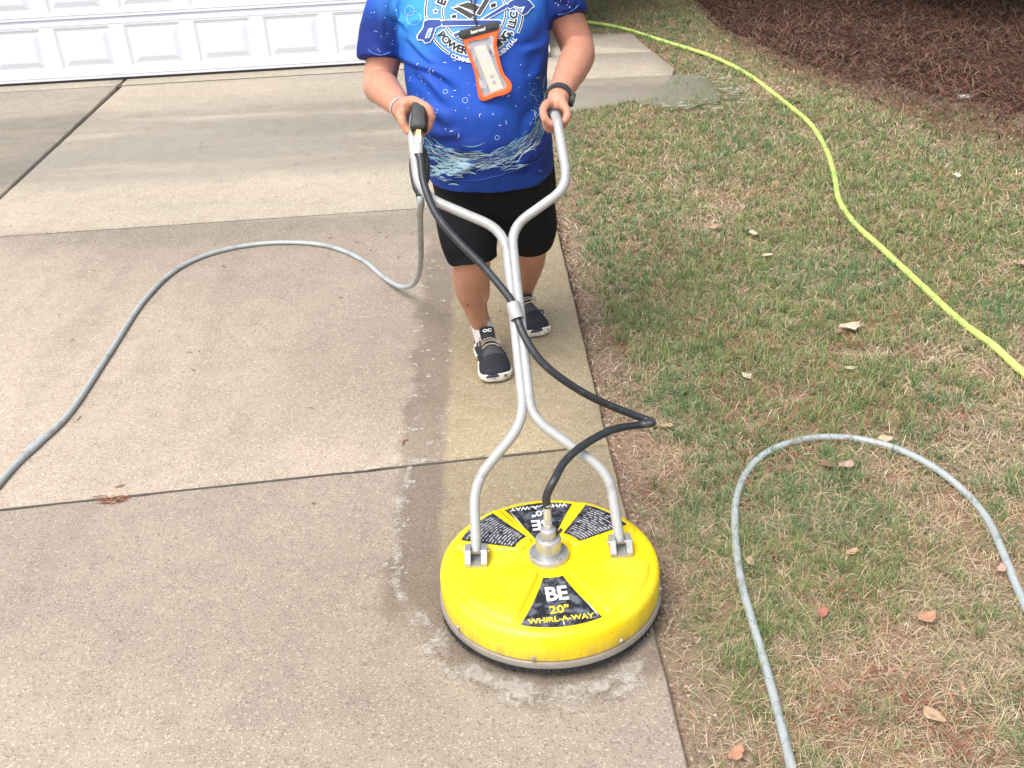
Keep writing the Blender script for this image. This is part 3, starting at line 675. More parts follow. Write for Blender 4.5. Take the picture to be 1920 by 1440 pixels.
# hands
def hand(C, A, side, rg, wr, ph0=0.0, squash=1.0, thumb_out=0.0):
    """grip hand round axis A (towards the camera): fingers curl under, thumb over the other side"""
    A = A.normalized(); e1 = Vector((side, 0, 0)); e1 = (e1-A*e1.dot(A)).normalized(); e2 = (A.cross(e1) if side < 0 else e1.cross(-A)).normalized()
    if e2.z < 0: e2 = -e2
    def p(phi, rad, s): a = math.radians(phi+ph0); return C + e1*(rad*math.cos(a)) + e2*(rad*squash*math.sin(a)) + A*s
    parts = []; L = [1.0, 1.06, 1.0, .84]
    for i in range(4):
        s = .026 - .0205*i; f = L[i]; ph = [28, -12, -55, -55-48*f, -55-92*f, -55-125*f]; r_ = .0102-.0004*i - (.0012 if i == 3 else 0)
        pts = [p(ph[0], rg+.020, s-.012), p(ph[1], rg+.0165, s), p(ph[2], rg+.0135, s+.001), p(ph[3], rg+.011, s+.001), p(ph[4], rg+.010, s), p(ph[5], rg+.009, s)]
        parts.append(limb(pts, [.0115, r_+.0012, r_, r_-.0004, r_-.001, r_-.0025], 12, 5))
        parts.append(limb([p(14, rg+.018, s-.004), p(48, rg+.023, s-.026), wr + (p(60, rg+.02, s)-p(60, rg+.02, 0))*.35], [.0115, .0150, .0185], 14, 4))
    parts.append(limb([wr, p(78, rg+.022, -.030), p(92, rg+.018, -.004)], [.024, .023, .0150], 16, 5))
    th = [wr.lerp(p(95, rg+.02, -.03), .55), p(105, rg+.021, -.012), p(132, rg+.017+thumb_out, .014), p(168, rg+.0145+thumb_out, .026), p(203, rg+.013+thumb_out, .029), p(222, rg+.0115+thumb_out, .029)]
    parts.append(limb(th, [.020, .0165, .0125, .0112, .0108, .0075], 14, 5))
    parts.append(ellipsoid(wr, (.029, .029, .029), 16, 10))
    return cat(*parts), p(203, rg+.013+thumb_out+.0085, .029), (p(203, rg+.03, .029)-p(203, rg+.01, .029)).normalized(), (p(222, rg+.0115, .029)-p(180, rg+.0135, .029)).normalized()
CR_ = G0 + gax*.050
hR, nailR, nnR, ndR = hand(CR_, -gax, 1, .0165, wrR)
CL_ = GT.lerp(GB, .62) + Vector((-.004, .040, -.004))
hL, nailL, nnL, ndL = hand(CL_, (-gax+gd*.55), -1, .0215, wrL, -36, 1.0, .003)
body_parts += [hR, hL]
# legs
hipL, hipR = at(868, 300, YT+.06), at(985, 292, YT+.06)
knL, knR = at(884, 478, 2.985), at(993, 462, 3.17)
anL, anR = at(903, 612, 3.115), at(984, 546, 3.395)
body_parts += [limb([hipL, hipL.lerp(knL, .5), knL, at(884, 530, 3.045), at(890, 572, 3.085), anL, anL+Vector((0, .01, -.035))], [.088, .080, .060, .0595, .0415, .0315, .022], 28),
               limb([hipR, hipR.lerp(knR, .5), knR, at(992, 497, 3.27), at(988, 527, 3.34), anR, anR+Vector((-.005, .01, -.035))], [.088, .080, .058, .0505, .0355, .0290, .020], 28)]
for q_, r_ in ((at(906, 535, 3.05), (.022, .034, .070)), (at(886, 505, 2.975), (.030, .026, .034)), (elL+Vector((-.006, .014, -.004)), (.034, .030, .034)), (elR+Vector((.006, .014, -.004)), (.034, .030, .034)), (elL.lerp(wrL, .28)+Vector((-.012, -.004, .012)), (.030, .05, .030)), (elR.lerp(wrR, .28)+Vector((.014, -.004, .010)), (.030, .05, .030))): body_parts.append(ellipsoid(q_, r_, 18, 12))
bme = remesh(cat(*body_parts), .0042, 5, .5, 'body')
bco = verts_np(bme); bno = normals_np(bme)
set_verts(bme, bco + bno*np.array([.0014*mnoise.noise(Vector((p[0]*26, p[1]*26, p[2]*18))) + .0007*mnoise.noise(Vector((p[0]*75, p[1]*75, p[2]*60))) for p in bco])[:, None]); bco = verts_np(bme)
body = link('body', bme, 'skin', MAN, True, None)
hair = obj('hair', ellipsoid(hc+Vector((0, .018, .022)), (.080, .098, .108), 28, 16), 'hair', MAN)
for s in (-1, 1):
    ey = obj('eye', ellipsoid(hc+Vector((-.003+s*.031, -.0845, .000)), (.0115, .009, .0062), 14, 8), 'eye', MAN); obj('iris', ellipsoid(hc+Vector((-.003+s*.031, -.0912, -.001)), (.0048, .0030, .0048), 12, 8), 'print_charcoal', ey)
    obj('eyelid', ellipsoid(hc+Vector((-.003+s*.031, -.0850, .0055)), (.0145, .0100, .0050), 14, 8), 'skin', MAN); obj('eyebrow', ellipsoid(hc+Vector((-.003+s*.032, -.0900, .0235)), (.0200, .0080, .0042), 14, 8), 'hair', MAN)
obj('lips', ellipsoid(hc+Vector((-.003, -.0985, -.0600)), (.0230, .0060, .0052), 14, 8), 'nail', MAN)
def nail(c, n_, d): 
    t_ = n_.cross(d).normalized(); mt = Matrix((t_, d, n_)).transposed(); return ellipsoid(c-n_*.0015, (.0058, .0085, .0020), 12, 8, mt)
obj('thumbnail', nail(nailR, nnR, ndR), 'nail', MAN); obj('thumbnail', nail(nailL, nnL, ndL), 'nail', MAN)
bvb = BVHTree.FromPolygons([tuple(v) for v in bco.tolist()], [tuple(p.vertices) for p in bme.polygons])
for (x, y, r) in ((877, 572, .0035), (900, 600, .002), (893, 596, .0022), (896, 612, .002), (910, 617, .0018), (893, 625, .0025), (905, 605, .0016)):
    h = bvb.ray_cast(CPOS, ray(x, y).normalized())
    if h[0]: obj('mole', ellipsoid(h[0], (r, r*.6, r), 8, 6), 'mole', MAN)

# shorts
sh_parts = [loft([tring(y, l, r, Y, f, b) for y, l, r, Y, f, b in ((255, 800, 1028, YT+.01, .175, .15), (290, 808, 1032, YT+.01, .172, .155), (330, 812, 1034, YT+.02, .165, .16), (365, 818, 1034, YT+.03, .150, .15), (385, 828, 1030, YT+.04, .12, .12))]),
            limb([hipL+Vector((0, 0, .02)), at(872, 370, 3.05), at(878, 430, 2.995), at(884, 468, 2.985), at(887, 487, 2.98)], [.088, .096, .092, .082, .074], 30), limb([hipR+Vector((0, 0, .02)), at(985, 370, 3.10), at(989, 420, 3.12), at(992, 436, 3.15), at(992, 450, 3.165)], [.090, .098, .094, .083, .078], 30), limb([at(930, 340, 3.08), at(934, 400, 3.06), at(938, 440, 3.07)], [.09, .07, .035], 20)]
sme = remesh(cat(*sh_parts), .0065, 4, .5, 'shorts'); sco = verts_np(sme); sno = normals_np(sme)
fold = np.array([mnoise.noise(Vector((p[0]*14+p[2]*5, p[1]*14, p[2]*5))) for p in sco]); set_verts(sme, sco + sno*(fold*.010)[:, None])
shorts = link('shorts', sme, 'shorts_black', MAN, True, None)
for pts, rad in (([at(884, 466, 2.985), at(886.5, 484, 2.98)], [.0785, .0770]), ([at(992, 432, 3.15), at(992, 449, 3.165)], [.0835, .0815])):
    obj('hem', tube(pts, rad, 36, True), 'shorts_black', shorts, True, 60)

# shirt
tme = remesh(cat(torso_shirt, sleeveL, sleeveR), .0055, 7, .5, 'shirt'); tco = verts_np(tme); tno = normals_np(tme)
PX = np.array([[(960 + FPX*((Vector(p.tolist())-CPOS).dot(CR))/((Vector(p.tolist())-CPOS).dot(CF))), (720 - FPX*((Vector(p.tolist())-CPOS).dot(CU))/((Vector(p.tolist())-CPOS).dot(CF)))] for p in tco])
d = np.zeros(len(tco))
def fold_line(a, b, wdt, amp, skew=.6):
    """soft crease between two places on the cloth: a ridge with a valley beside it"""
    global d
    a, b = np.array(a, float), np.array(b, float); ab = b-a; L_ = np.hypot(*ab); u = ab/L_; nrm = np.array([-u[1], u[0]])
    r = PX-a; t = r@u/L_; s = r@nrm + 6*np.sin(t*5+a[0]); k = np.exp(-((t-.5)/.42)**4)
    d += amp*k*(np.exp(-(s/wdt)**2) - skew*np.exp(-((s-wdt*1.6)/wdt)**2))
front = tno[:, 1] < .35
for a, b, wdt, amp in (((752, 95), (860, 165), 8, .010), ((760, 120), (850, 190), 9, .007), ((755, 70), (830, 120), 6, .007), ((790, 190), (850, 240), 12, .008), ((795, 235), (870, 262), 10, .006), ((1030, 60), (985, 105), 8, .006),
                       ((1028, 100), (990, 150), 9, .005), ((740, 20), (775, 70), 7, .006), ((705, 20), (730, 95), 8, .004), ((1020, 200), (985, 260), 9, .005), ((820, 330), (900, 310), 10, .004), ((960, 320), (1025, 280), 9, .004), ((835, 280), (930, 285), 14, .004), ((745, 0), (752, 60), 6, .007), ((1048, -10), (1075, 20), 7, .005), ((800, 30), (760, 60), 8, .005)):
    fold_line(a, b, wdt, amp)
d *= front*1.45
d += .0045*np.array([mnoise.noise(Vector((p[0]*15+p[2]*6, p[1]*13, p[2]*8))) for p in tco]) + .0012*np.array([mnoise.noise(Vector((p[0]*40, p[1]*40, p[2]*22))) for p in tco])
set_verts(tme, tco + tno*d[:, None]); tco = verts_np(tme)
# dye: cyan top left, royal blue middle, navy hem and sleeves
def shirt_col(px, P):
    x, y = px[:, 0], px[:, 1]; n1 = np.array([mnoise.noise(Vector((p[0]*5, p[1]*5, p[2]*5))) for p in P]); n2 = np.array([mnoise.noise(Vector((p[0]*16, p[1]*16, p[2]*9))) for p in P])
    royal = np.array([.016, .078, .43]); cyan = np.array([.045, .30, .70]); navy = np.array([.008, .020, .15]); deep = np.array([.007, .018, .15])
    c = np.tile(royal, (len(x), 1))
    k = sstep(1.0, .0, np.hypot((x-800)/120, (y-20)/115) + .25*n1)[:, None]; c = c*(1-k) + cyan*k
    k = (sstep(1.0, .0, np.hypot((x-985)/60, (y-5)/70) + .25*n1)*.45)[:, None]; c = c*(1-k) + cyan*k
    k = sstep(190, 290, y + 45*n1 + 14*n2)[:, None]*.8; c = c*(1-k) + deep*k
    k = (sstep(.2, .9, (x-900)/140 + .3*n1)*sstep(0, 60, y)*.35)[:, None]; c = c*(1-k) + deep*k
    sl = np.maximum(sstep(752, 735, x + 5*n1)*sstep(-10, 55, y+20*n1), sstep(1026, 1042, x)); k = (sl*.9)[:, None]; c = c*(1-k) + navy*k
    k = sstep(322, 334, y)[:, None]*.35; c = c*(1-k) + royal*k
    return np.clip(c*(1+.18*n2[:, None]), 0, 1)
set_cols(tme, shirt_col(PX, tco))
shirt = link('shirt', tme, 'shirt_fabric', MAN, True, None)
bvt = BVHTree.FromPolygons([tuple(v) for v in tco.tolist()], [tuple(p.vertices) for p in tme.polygons])
def on_shirt(x, y, lift=.0012):
    dr = ray(x, y).normalized(); h = bvt.ray_cast(CPOS, dr)
    if h[0] is None: return None
    n_ = h[1] if h[1].dot(dr) < 0 else -h[1]
    return h[0] + n_*lift*.4 - dr*lift
def refine(V, F, maxlen):
    bm = bmesh.new(); vs_ = [bm.verts.new((v[0], v[1], 0)) for v in V]
    for f in F:
        try: bm.faces.new([vs_[i] for i in f])
        except ValueError: pass
    bmesh.ops.triangulate(bm, faces=bm.faces[:])
    for _ in range(5):
        es = [e_ for e_ in bm.edges if e_.calc_length() > maxlen]
        if not es: break
        bmesh.ops.subdivide_edges(bm, edges=es, cuts=1, use_grid_fill=False); bmesh.ops.triangulate(bm, faces=bm.faces[:])
    bm.verts.index_update(); Vo = [(v.co.x, v.co.y) for v in bm.verts]; Fo = [tuple(v.index for v in f.verts) for f in bm.faces]; bm.free(); return Vo, Fo
def printed(name, vf2, mat, lift, maxlen=7):
    V, F = refine(vf2[0], vf2[1], maxlen); P = [on_shirt(x, y, lift) for x, y in V]; ok = [p is not None and p.y < 3.12 for p in P]
    F = [f for f in F if all(ok[i] for i in f)]
    if not F: return None
    return obj(name, ([p if p else Vector() for p in P], F), mat, shirt, False, recalc=False)
def arc_band(c, r0, r1, a0, a1, n=40):
    V, F = [], []
    for k in range(n+1):
        a = math.radians(a0+(a1-a0)*k/n)
        for r in (r0, r1): V.append((c[0]+r*math.cos(a)*LGX, c[1]+r*math.sin(a)))
    for k in range(n): F.append((2*k, 2*k+1, 2*k+3, 2*k+2))
    return V, F
def poly2(pts): return [tuple(p) for p in pts], [tuple(range(len(pts)))]
def cat2(*ps):
    V, F = [], []
    for v, f in ps:
        o = len(V); V += list(v); F += [tuple(i+o for i in q) for q in f]
    return V, F
def grow(pts, k):
    n = len(pts); A = sum(pts[i][0]*pts[(i+1) % n][1]-pts[(i+1) % n][0]*pts[i][1] for i in range(n)); sg = 1 if A > 0 else -1; out = []
    for i in range(n):
        a, b, c = Vector(pts[i-1]), Vector(pts[i]), Vector(pts[(i+1) % n]); d1 = (b-a).normalized(); d2 = (c-b).normalized()
        n1 = Vector((d1.y, -d1.x))*sg; n2 = Vector((d2.y, -d2.x))*sg; nn = n1+n2; nn = nn*(2/max(.5, nn.length_squared)); out.append((b.x+nn.x*k, b.y+nn.y*k))
    return out
LGX = 1.0; LC = (889, 22)
# emblem field and rings
printed('emblem_field', arc_band(LC, 0, 88, 0, 360, 48), 'print_sky', .0006, 9)
for r, w_, a0, a1 in ((91, 2.6, 120, 240), (91, 2.6, -60, 26), (59, 2.4, -70, 250)):
    printed('emblem_ring', arc_band(LC, r-w_, r+w_, a0, a1, 60), 'print_white', .0012); printed('emblem_ring', arc_band(LC, r-w_*.45, r+w_*.45, a0+.8, a1-.8, 60), 'print_black', .0018)
def arc_text(s, r, a_start, a_end, size, col_in, col_out, out):
    wid = []
    for ch in s:
        if ch == ' ': wid.append(size*.35)
        else: xs_ = [v.x for v in text_mesh(ch, size, .035*size)[0]]; wid.append(max(xs_)-min(xs_)+size*.10)
    tot, run = sum(wid), 0
    for ch, w_ in zip(s, wid):
        a = math.radians(a_start + (a_end-a_start)*(run+w_/2)/tot); run += w_
        if ch == ' ': continue
        c = (LC[0]+r*math.cos(a), LC[1]+r*math.sin(a)); th = a - math.pi/2
        for off, mt_, lf in ((out, col_out, .0020), (.035*size, col_in, .0027)):
            if mt_ is None: continue
            V, F = text_mesh(ch, size, off); mx_ = (max(v.x for v in V)+min(v.x for v in V))/2
            printed('letter', ([(c[0] + (v.x-mx_)*math.cos(th) + v.y*math.sin(th), c[1] + (v.x-mx_)*math.sin(th) - v.y*math.cos(th)) for v in V], F), mt_, lf)
arc_text('POWER WASHING, LLC', 75, 148, 0, 19.5, 'print_black', 'print_white', 2.4)
arc_text('COMMERCIAL RESIDENTIAL', 92, 118, 32, 11, 'print_white', None, .6)
# initial letter and star at the upper left
ev, ef = text_mesh('E', 22, .8); th = math.radians(-68)
for off, mt_, lf in ((3.2, 'print_white', .0020), (.9, 'print_black', .0027)):
    ev, ef = text_mesh('E', 22, off); printed('lettering', ([(829 + v.x*math.cos(th) + v.y*math.sin(th), 4 + v.x*math.sin(th) - v.y*math.cos(th)) for v in ev], ef), mt_, lf)
star = lambda c, r: [(c[0]+(r if k % 2 == 0 else r*.45)*math.sin(math.pi*k/5), c[1]-(r if k % 2 == 0 else r*.45)*math.cos(math.pi*k/5)) for k in range(10)]
printed('star', poly2(star((817, 21), 7.5)), 'print_white', .0020); printed('star', poly2(star((817, 21), 4.2)), 'print_navy', .0027)
# roofs, windows
shapes = [('roof_mark', [(849, 15), (862, 13), (891, 28), (882, 35)], 'print_charcoal'), ('roof_mark', [(858, 10), (878, 4), (900, 12), (893, 22)], 'print_charcoal'), ('roof_mark', [(893, 26), (913, -8), (923, -8), (900, 29)], 'print_charcoal'),
          ('window_mark', [(847, 29), (855, 27), (856, 33), (848, 35)], 'print_black'), ('window_mark', [(920, 8), (929, 5), (930, 12), (921, 15)], 'print_black'),
          ('wand_mark', [(828, 40), (835, 38), (935, 38), (940, 40), (940, 46), (935, 46), (830, 48)], 'print_navy'), ('wand_mark', [(905, 35), (950, 7), (953, 13), (912, 36)], 'print_navy'),
          ('gun_mark', [(796, 40), (804, 37), (824, 37), (829, 42), (827, 48), (817, 52), (812, 68), (806, 78), (798, 80), (793, 74), (784, 74), (783, 68), (794, 52)], 'print_navy'),
          ('gun_mark', [(950, 12), (955, 4), (966, -2), (980, -4), (992, 2), (1000, 12), (994, 16), (988, 24), (980, 28), (972, 22), (964, 12), (956, 16)], 'print_navy'),
          ('wand_mark', [(850, 64), (862, 60), (866, 64), (853, 70)], 'print_navy')]
for nm_, p, mt_ in shapes:
    printed(nm_, poly2(grow(p, 1.7)), 'print_white', .0030); printed(nm_, poly2(p), mt_, .0036)
printed('gun_mark', cat2(poly2(grow([(797, 72), (804, 54), (812, 52), (806, 70)], 0)), ), 'print_white', .0042); printed('gun_mark', poly2([(800, 70), (805, 57), (809, 55), (804, 69)]), 'print_sky', .0048)
printed('gun_mark', poly2([(962, 10), (974, 14), (984, 12), (978, 24)]), 'print_white', .0042); printed('gun_mark', poly2([(966, 12), (974, 16), (980, 15), (976, 21)]), 'print_sky', .0048)
# bubbles and splash
def blob(cx, cy, rx, ry, th, n=9, jag=.3):
    pts = []
    for k in range(n):
        a = 2*math.pi*k/n; r = 1+random.uniform(-jag, jag); x, y = rx*r*math.cos(a), ry*r*math.sin(a); pts.append((cx+x*math.cos(th)-y*math.sin(th), cy+x*math.sin(th)+y*math.cos(th)))
    return poly2(pts)
drops = [blob(random.uniform(765, 1020), random.triangular(85, 290, 150), random.uniform(.5, 1.5), random.uniform(.35, .7), random.uniform(0, 3)) for _ in range(34)] + [blob(random.uniform(690, 745), random.uniform(10, 100), random.uniform(.5, 1.2), random.uniform(.4, .7), random.uniform(0, 3)) for _ in range(16)] + [blob(random.uniform(1035, 1085), random.uniform(0, 28), random.uniform(.5, 2.2), .5, 1.8) for _ in range(10)]
tag(printed('water_drops', cat2(*drops), 'print_white', .0012, 9), kind='stuff')
cres = []
for _ in range(26):
    cx, cy, r = random.uniform(775, 1012), random.uniform(95, 265), random.uniform(3, 8); a0 = random.uniform(0, 360); V, F = [], []
    for k in range(9):
        a = math.radians(a0 + 9*k); t = math.sin(math.pi*k/8)*.9+.12; V += [(cx+(r-t*.5)*math.cos(a), cy+(r-t*.5)*math.sin(a)), (cx+(r+t*.5)*math.cos(a), cy+(r+t*.5)*math.sin(a))]
    F = [(2*k, 2*k+1, 2*k+3, 2*k+2) for k in range(8)]; cres.append((V, F))
tag(printed('bubbles', cat2(*cres), 'print_white', .0012, 9), kind='stuff')
bub = []
for cx, cy, r in ((776, 34, 13), (835, 172, 4), (872, 188, 5), (768, 20, 9), (932, 258, 4)):
    V, F = [], []
    for k in range(25):
        a = 2*math.pi*k/24; V += [(cx+(r-.45)*math.cos(a), cy+(r-.45)*math.sin(a)), (cx+(r+.45)*math.cos(a), cy+(r+.45)*math.sin(a))]
    F = [(2*k, 2*k+1, 2*k+3, 2*k+2) for k in range(24)]; bub.append((V, F))
tag(printed('bubbles', cat2(*bub), 'print_foam', .0012, 9), kind='stuff')
def stroke(p0, ang, ln, wd, bend):
    V = []; N = 7
    for k in range(N+1):
        t = k/N; a = ang+bend*(t-.5); x = p0[0]+ln*(t-.5)*math.cos(a); y = p0[1]+ln*(t-.5)*math.sin(a)+bend*ln*.25*(t-.5)**2*4; hw = wd*(math.sin(math.pi*min(1, t*1.02+.02))**.7)+.1
        V += [(x-hw*math.sin(a), y+hw*math.cos(a)), (x+hw*math.sin(a), y-hw*math.cos(a))]
    return V, [(2*k, 2*k+1, 2*k+3, 2*k+2) for k in range(N)]
flow = [Vector(p) for p in ((800, 268), (815, 283), (850, 294), (890, 299), (930, 295), (965, 282), (995, 262), (1012, 235), (1019, 205), (1022, 170), (1023, 140))]
fl = [p for p in spline([(q.x, q.y, 0) for q in flow], 10)]
for mt_, cnt, lift, wmul, spread in (('print_foam_dark', 200, .0012, 1.3, 11), ('print_foam', 210, .0017, .75, 12), ('print_white', 60, .0023, .5, 12), ('shirt_navy', 110, .0028, .55, 10)):
    ss_ = []
    for _ in range(cnt):
        k = int(random.triangular(0, len(fl)-2, len(fl)*.38)); a, b = fl[k], fl[k+1]; dv = (b-a).normalized(); ang = math.atan2(dv.y, dv.x)+random.gauss(0, .10); u = k/len(fl); amp = spread*(1+.55*max(0, 1-u/.4))*(1-.78*max(0, (u-.55)/.45))
        off = random.gauss(0, .55)*amp; sc_ = (1 if u < .7 else .40)
        ss_.append(stroke((a.x-dv.y*off+random.uniform(-4, 4), a.y+dv.x*off), ang, random.uniform(12, 46)*sc_, random.uniform(.3, 1.25)*wmul, random.gauss(0, .22)))
    tag(printed('splash', cat2(*ss_), 'print_navy' if mt_ == 'shirt_navy' else mt_, lift, 8), kind='stuff')
ss_ = [stroke((random.uniform(812, 885), random.gauss(314, 9)), random.gauss(.05, .15), random.uniform(8, 26), random.uniform(.4, 1.3), random.gauss(0, .3)) for _ in range(110)] + [stroke((random.uniform(890, 985), 318-(_ % 10)*1.5-random.uniform(0, 8)), -.22+random.gauss(0, .1), random.uniform(8, 30), random.uniform(.3, .8), .2) for _ in range(30)]
tag(printed('splash', cat2(*ss_), 'print_foam', .0017, 8), kind='stuff')
ss_ = [blob(random.gauss(1010, 9), random.gauss(215, 30), random.uniform(.6, 1.8), random.uniform(.5, 1.0), random.uniform(0, 3)) for _ in range(70)]
tag(printed('splash', cat2(*ss_), 'print_foam', .0017, 8), kind='stuff')
# hem stitching
hem = [(806, 327), (818, 336), (840, 342), (870, 344), (905, 341), (945, 331), (985, 316), (1015, 301), (1034, 288)]
hp = [on_shirt(p.x, p.y-5, .0015) for p in spline([(x, y, 0) for x, y in hem], 5)]; hp = [p for p in hp if p]
if len(hp) > 5: obj('hem', tube(hp, .0011, 6), 'print_navy', shirt)
for pts in ([(690, 97), (700, 104), (715, 107), (732, 102)], [(1046, 31), (1060, 29), (1075, 22), (1084, 14)]):
    hp = [on_shirt(p.x, p.y-4, .0012) for p in spline([(x, y, 0) for x, y in pts], 5)]; hp = [p for p in hp if p]
    if len(hp) > 5: obj('hem', tube(hp, .0010, 6), 'print_sky', shirt)

# socks and shoes
def make_shoe(heel, toe, ank, sockr, flip):
    heel, toe = Vector(heel), Vector(toe); L_ = (toe-heel).length; fx = (toe-heel).normalized(); fy = Vector((-fx.y, fx.x, 0)); up = Vector((0, 0, 1))
    def P(t, s, z): return heel + fx*(t*L_) + fy*(s*1.12) + up*(z*.86)
    ts = [0, .04, .12, .25, .40, .55, .70, .82, .92, .98, 1.0]; wd = [.014, .027, .033, .035, .035, .040, .046, .047, .040, .026, .012]; off = [0, 0, 0, .001, .003, .005, .004, .002, 0, -.002, -.003]
    def prof_(t): return np.interp(t, ts, wd), np.interp(t, ts, off)*flip
    T_ = np.linspace(0, 1, 26)
    # sole
    rings = []
    outline = [(t, 1) for t in T_] + [(t, -1) for t in T_[::-1][1:-1]]
    for z, k in ((.001, .86), (.004, .96), (.012, 1.08), (.024, 1.12), (.032, 1.06), (.034, .96)):
        rg = []
        for t, s in outline:
            w_, o_ = prof_(t); spring = .014*max(0, (t-.78)/.22)**2 + .004*max(0, (.12-t)/.12)
            rg.append(P(.5+(t-.5)*(1+.03*(k-.9)), s*w_*k+o_, z + spring))
        rings.append(rg)
    hts = [.060, .074, .082, .080, .088, .086, .066, .050, .037, .026, .018]
    rU = []; n = 18
    for t in T_:
        w_, o_ = prof_(t); h = np.interp(t, ts, hts); spring = .012*max(0, (t-.78)/.22)**2; rg = []
        for k in range(n):
            a = math.pi*k/(n-1); cx, sx = math.cos(a), math.sin(a); pw = .75 if t > .3 else .6
            rg.append(P(t*.985+.008, math.copysign(abs(cx)**.8, cx)*w_*1.02*(1-.30*sx**2*(1 if t < .62 else .5))+o_, .026+spring + h*sx**pw))
        rU.append(rg)
    sh = obj('shoe', loft(rU), 'shoe_upper', MAN, True, 70)
    obj('sole', loft(rings), 'shoe_sole', sh, True, 50)
    # toe guard
    rg = []
    for t in np.linspace(.86, 1.0, 8):
        w_, o_ = prof_(t); h = np.interp(t, ts, hts)*.62; ring = []
        for k in range(n):
            a = math.pi*k/(n-1); ring.append(P(t*.985+.013, math.cos(a)*w_*1.07+o_, .022+.012*max(0, (t-.78)/.22)**2+h*math.sin(a)**.8))
        rg.append(ring)
    obj('toe_cap', loft(rg), 'shoe_toe', sh, True, 70)
    # vamp patch, tongue, laces
    rg = []
    for t in np.linspace(.50, .72, 8):
        w_, o_ = prof_(t); h = np.interp(t, ts, hts)+.0025; ring = []
        for k in range(4, n-4):
            a = math.pi*k/(n-1); cx, sx = math.cos(a), math.sin(a); ring.append(P(t*.985+.008, math.copysign(abs(cx)**.8, cx)*w_*(1-.30*sx**2*(1 if t < .62 else .5))+o_, .026+h*sx**.75))
        rg.append(ring)
    obj('vamp', loft(rg, False), 'shoe_panel', sh, True, None)
    tg = [[P(t, s*hw, z+.004*(1-abs(s))) for s in (-1, -.5, 0, .5, 1)] + [P(t-.02, s*hw, z-.006) for s in (1, .5, 0, -.5, -1)] for t, hw, z in ((.34, .018, .150), (.36, .022, .146), (.43, .022, .130), (.52, .020, .114))]
    tongue = obj('tongue', loft(tg), 'shoe_upper', sh, True, 60)
    tl = text_mesh('OC', .017, .0008); V = [P(.345 - v.y/L_ if False else .365 - v.y*.55/L_*1.0, 0, 0) for v in tl[0]]
    V = [P(.385 - v.y*.5/L_ + .004/L_, v.x*1.0, .1445 + v.y*.75) for v in tl[0]]; obj('lettering', (V, tl[1]), 'decal_white', tongue, False, recalc=False)
    for k in range(4):
        t = .44+.055*k; z = np.interp(t, ts, hts)+.030+.004; hw = .024+.001*k
        obj('lace', tube(spline([P(t+.015, -hw, z-.010), P(t, -hw*.5, z+.001), P(t-.008, 0, z+.003), P(t-.002, hw*.5, z+.001), P(t+.012, hw, z-.010)], 4), .0022, 6), 'lace', sh)
    for s in (-1, 1): obj('lace', tube(spline([P(.45, s*.003, .127), P(.42, s*.018, .128), P(.46, s*.030, .114), P(.53, s*.032, .100)], 5), .0018, 6), 'lace', sh)
    for s in (-1, 1):     # grey side strips
        obj('side_strip', tube(spline([P(.56, s*.0405, .060), P(.62, s*.0425, .070), P(.68, s*.042, .062)], 4), .003, 6), 'shoe_panel', sh)
        obj('side_logo', ellipsoid(P(.30, s*.0345, .070), (.005, .005, .007), 10, 6), 'decal_white', sh)
    top = ank+Vector((0, 0, .030)); mid = P(.21, 0, .080)
    obj('sock', tube(spline([mid-Vector((0, 0, .03)), mid.lerp(ank, .3)+Vector((0, 0, .0)), ank, top], 5), [.034, .036, sockr, sockr+.002], 22), 'sock_white', MAN)
    return sh
FTL = gr(936, 722)
make_shoe((FTL.x-.050, FTL.y+.250, 0), (FTL.x-.004, FTL.y+.003, 0), anL, .0355, 1)
FTR = gr(1013, 636)
make_shoe((FTR.x-.080, FTR.y+.232, 0), (FTR.x, FTR.y+.003, 0), anR, .0335, -1)

# watch and bracelet
def band(c, ax, r, wd, th, n=40):
    ax = ax.normalized(); u = ax.orthogonal().normalized(); v = ax.cross(u); rings = []
    for k in range(n):
        a = 2*math.pi*k/n; o_ = u*math.cos(a)+v*math.sin(a); rings.append([c+o_*r-ax*wd/2, c+o_*(r+th)-ax*wd/2*.9, c+o_*(r+th)+ax*wd/2*.9, c+o_*r+ax*wd/2])
    V = [p for q_ in rings for p in q_]; F = []
    for k in range(n):
        for j in range(4): F.append((k*4+j, k*4+(j+1) % 4, ((k+1) % n)*4+(j+1) % 4, ((k+1) % n)*4+j))
    return V, F
wt = empty('wrist_watch', wrR); tag(wt, 'dark ribbed strap watch on the wrist above the tube grip', 'watch')
wax = (elR-wrR).normalized(); wc = wrR + wax*.020
obj('strap', band(wc, wax, .0315, .022, .004), 'watch', wt)
wu = (Vector((.75, -.35, -.25)) - wax*Vector((.75, -.35, -.25)).dot(wax)).normalized(); wv = wax.cross(wu); mt = Matrix((wv, wax, wu)).transposed().to_4x4(); mt.translation = wc + wu*.034
cv = lathe([(.016, -.004), (.0185, -.003), (.0185, .006), (.0165, .008), (.014, .008), (.002, .008)], 28); obj('watch_case', ([mt @ v for v in cv[0]], cv[1]), 'watch', wt, True, 40)
cv = lathe([(.0145, .0078), (.0145, .0086), (.002, .0086)], 28); obj('watch_face', ([mt @ v for v in cv[0]], cv[1]), 'watch_metal', wt, True, 40)
wl = wax.orthogonal().normalized(); wl2 = wax.cross(wl)
for k in range(26):
    a = 2*math.pi*k/26; o_ = wl*math.cos(a)+wl2*math.sin(a); obj('strap_rib', tube([wc+o_*.0356-wax*.008, wc+o_*.0356+wax*.008], .0012, 5), 'watch_metal', wt)
bx = (elL-wrL).normalized(); bc = wrL+bx*.012
brl = obj('bracelet', band(bc, bx, .0315, .010, .0022), 'steel_bright'); tag(brl, 'thin silver bracelet on the wrist behind the spray gun', 'bracelet')

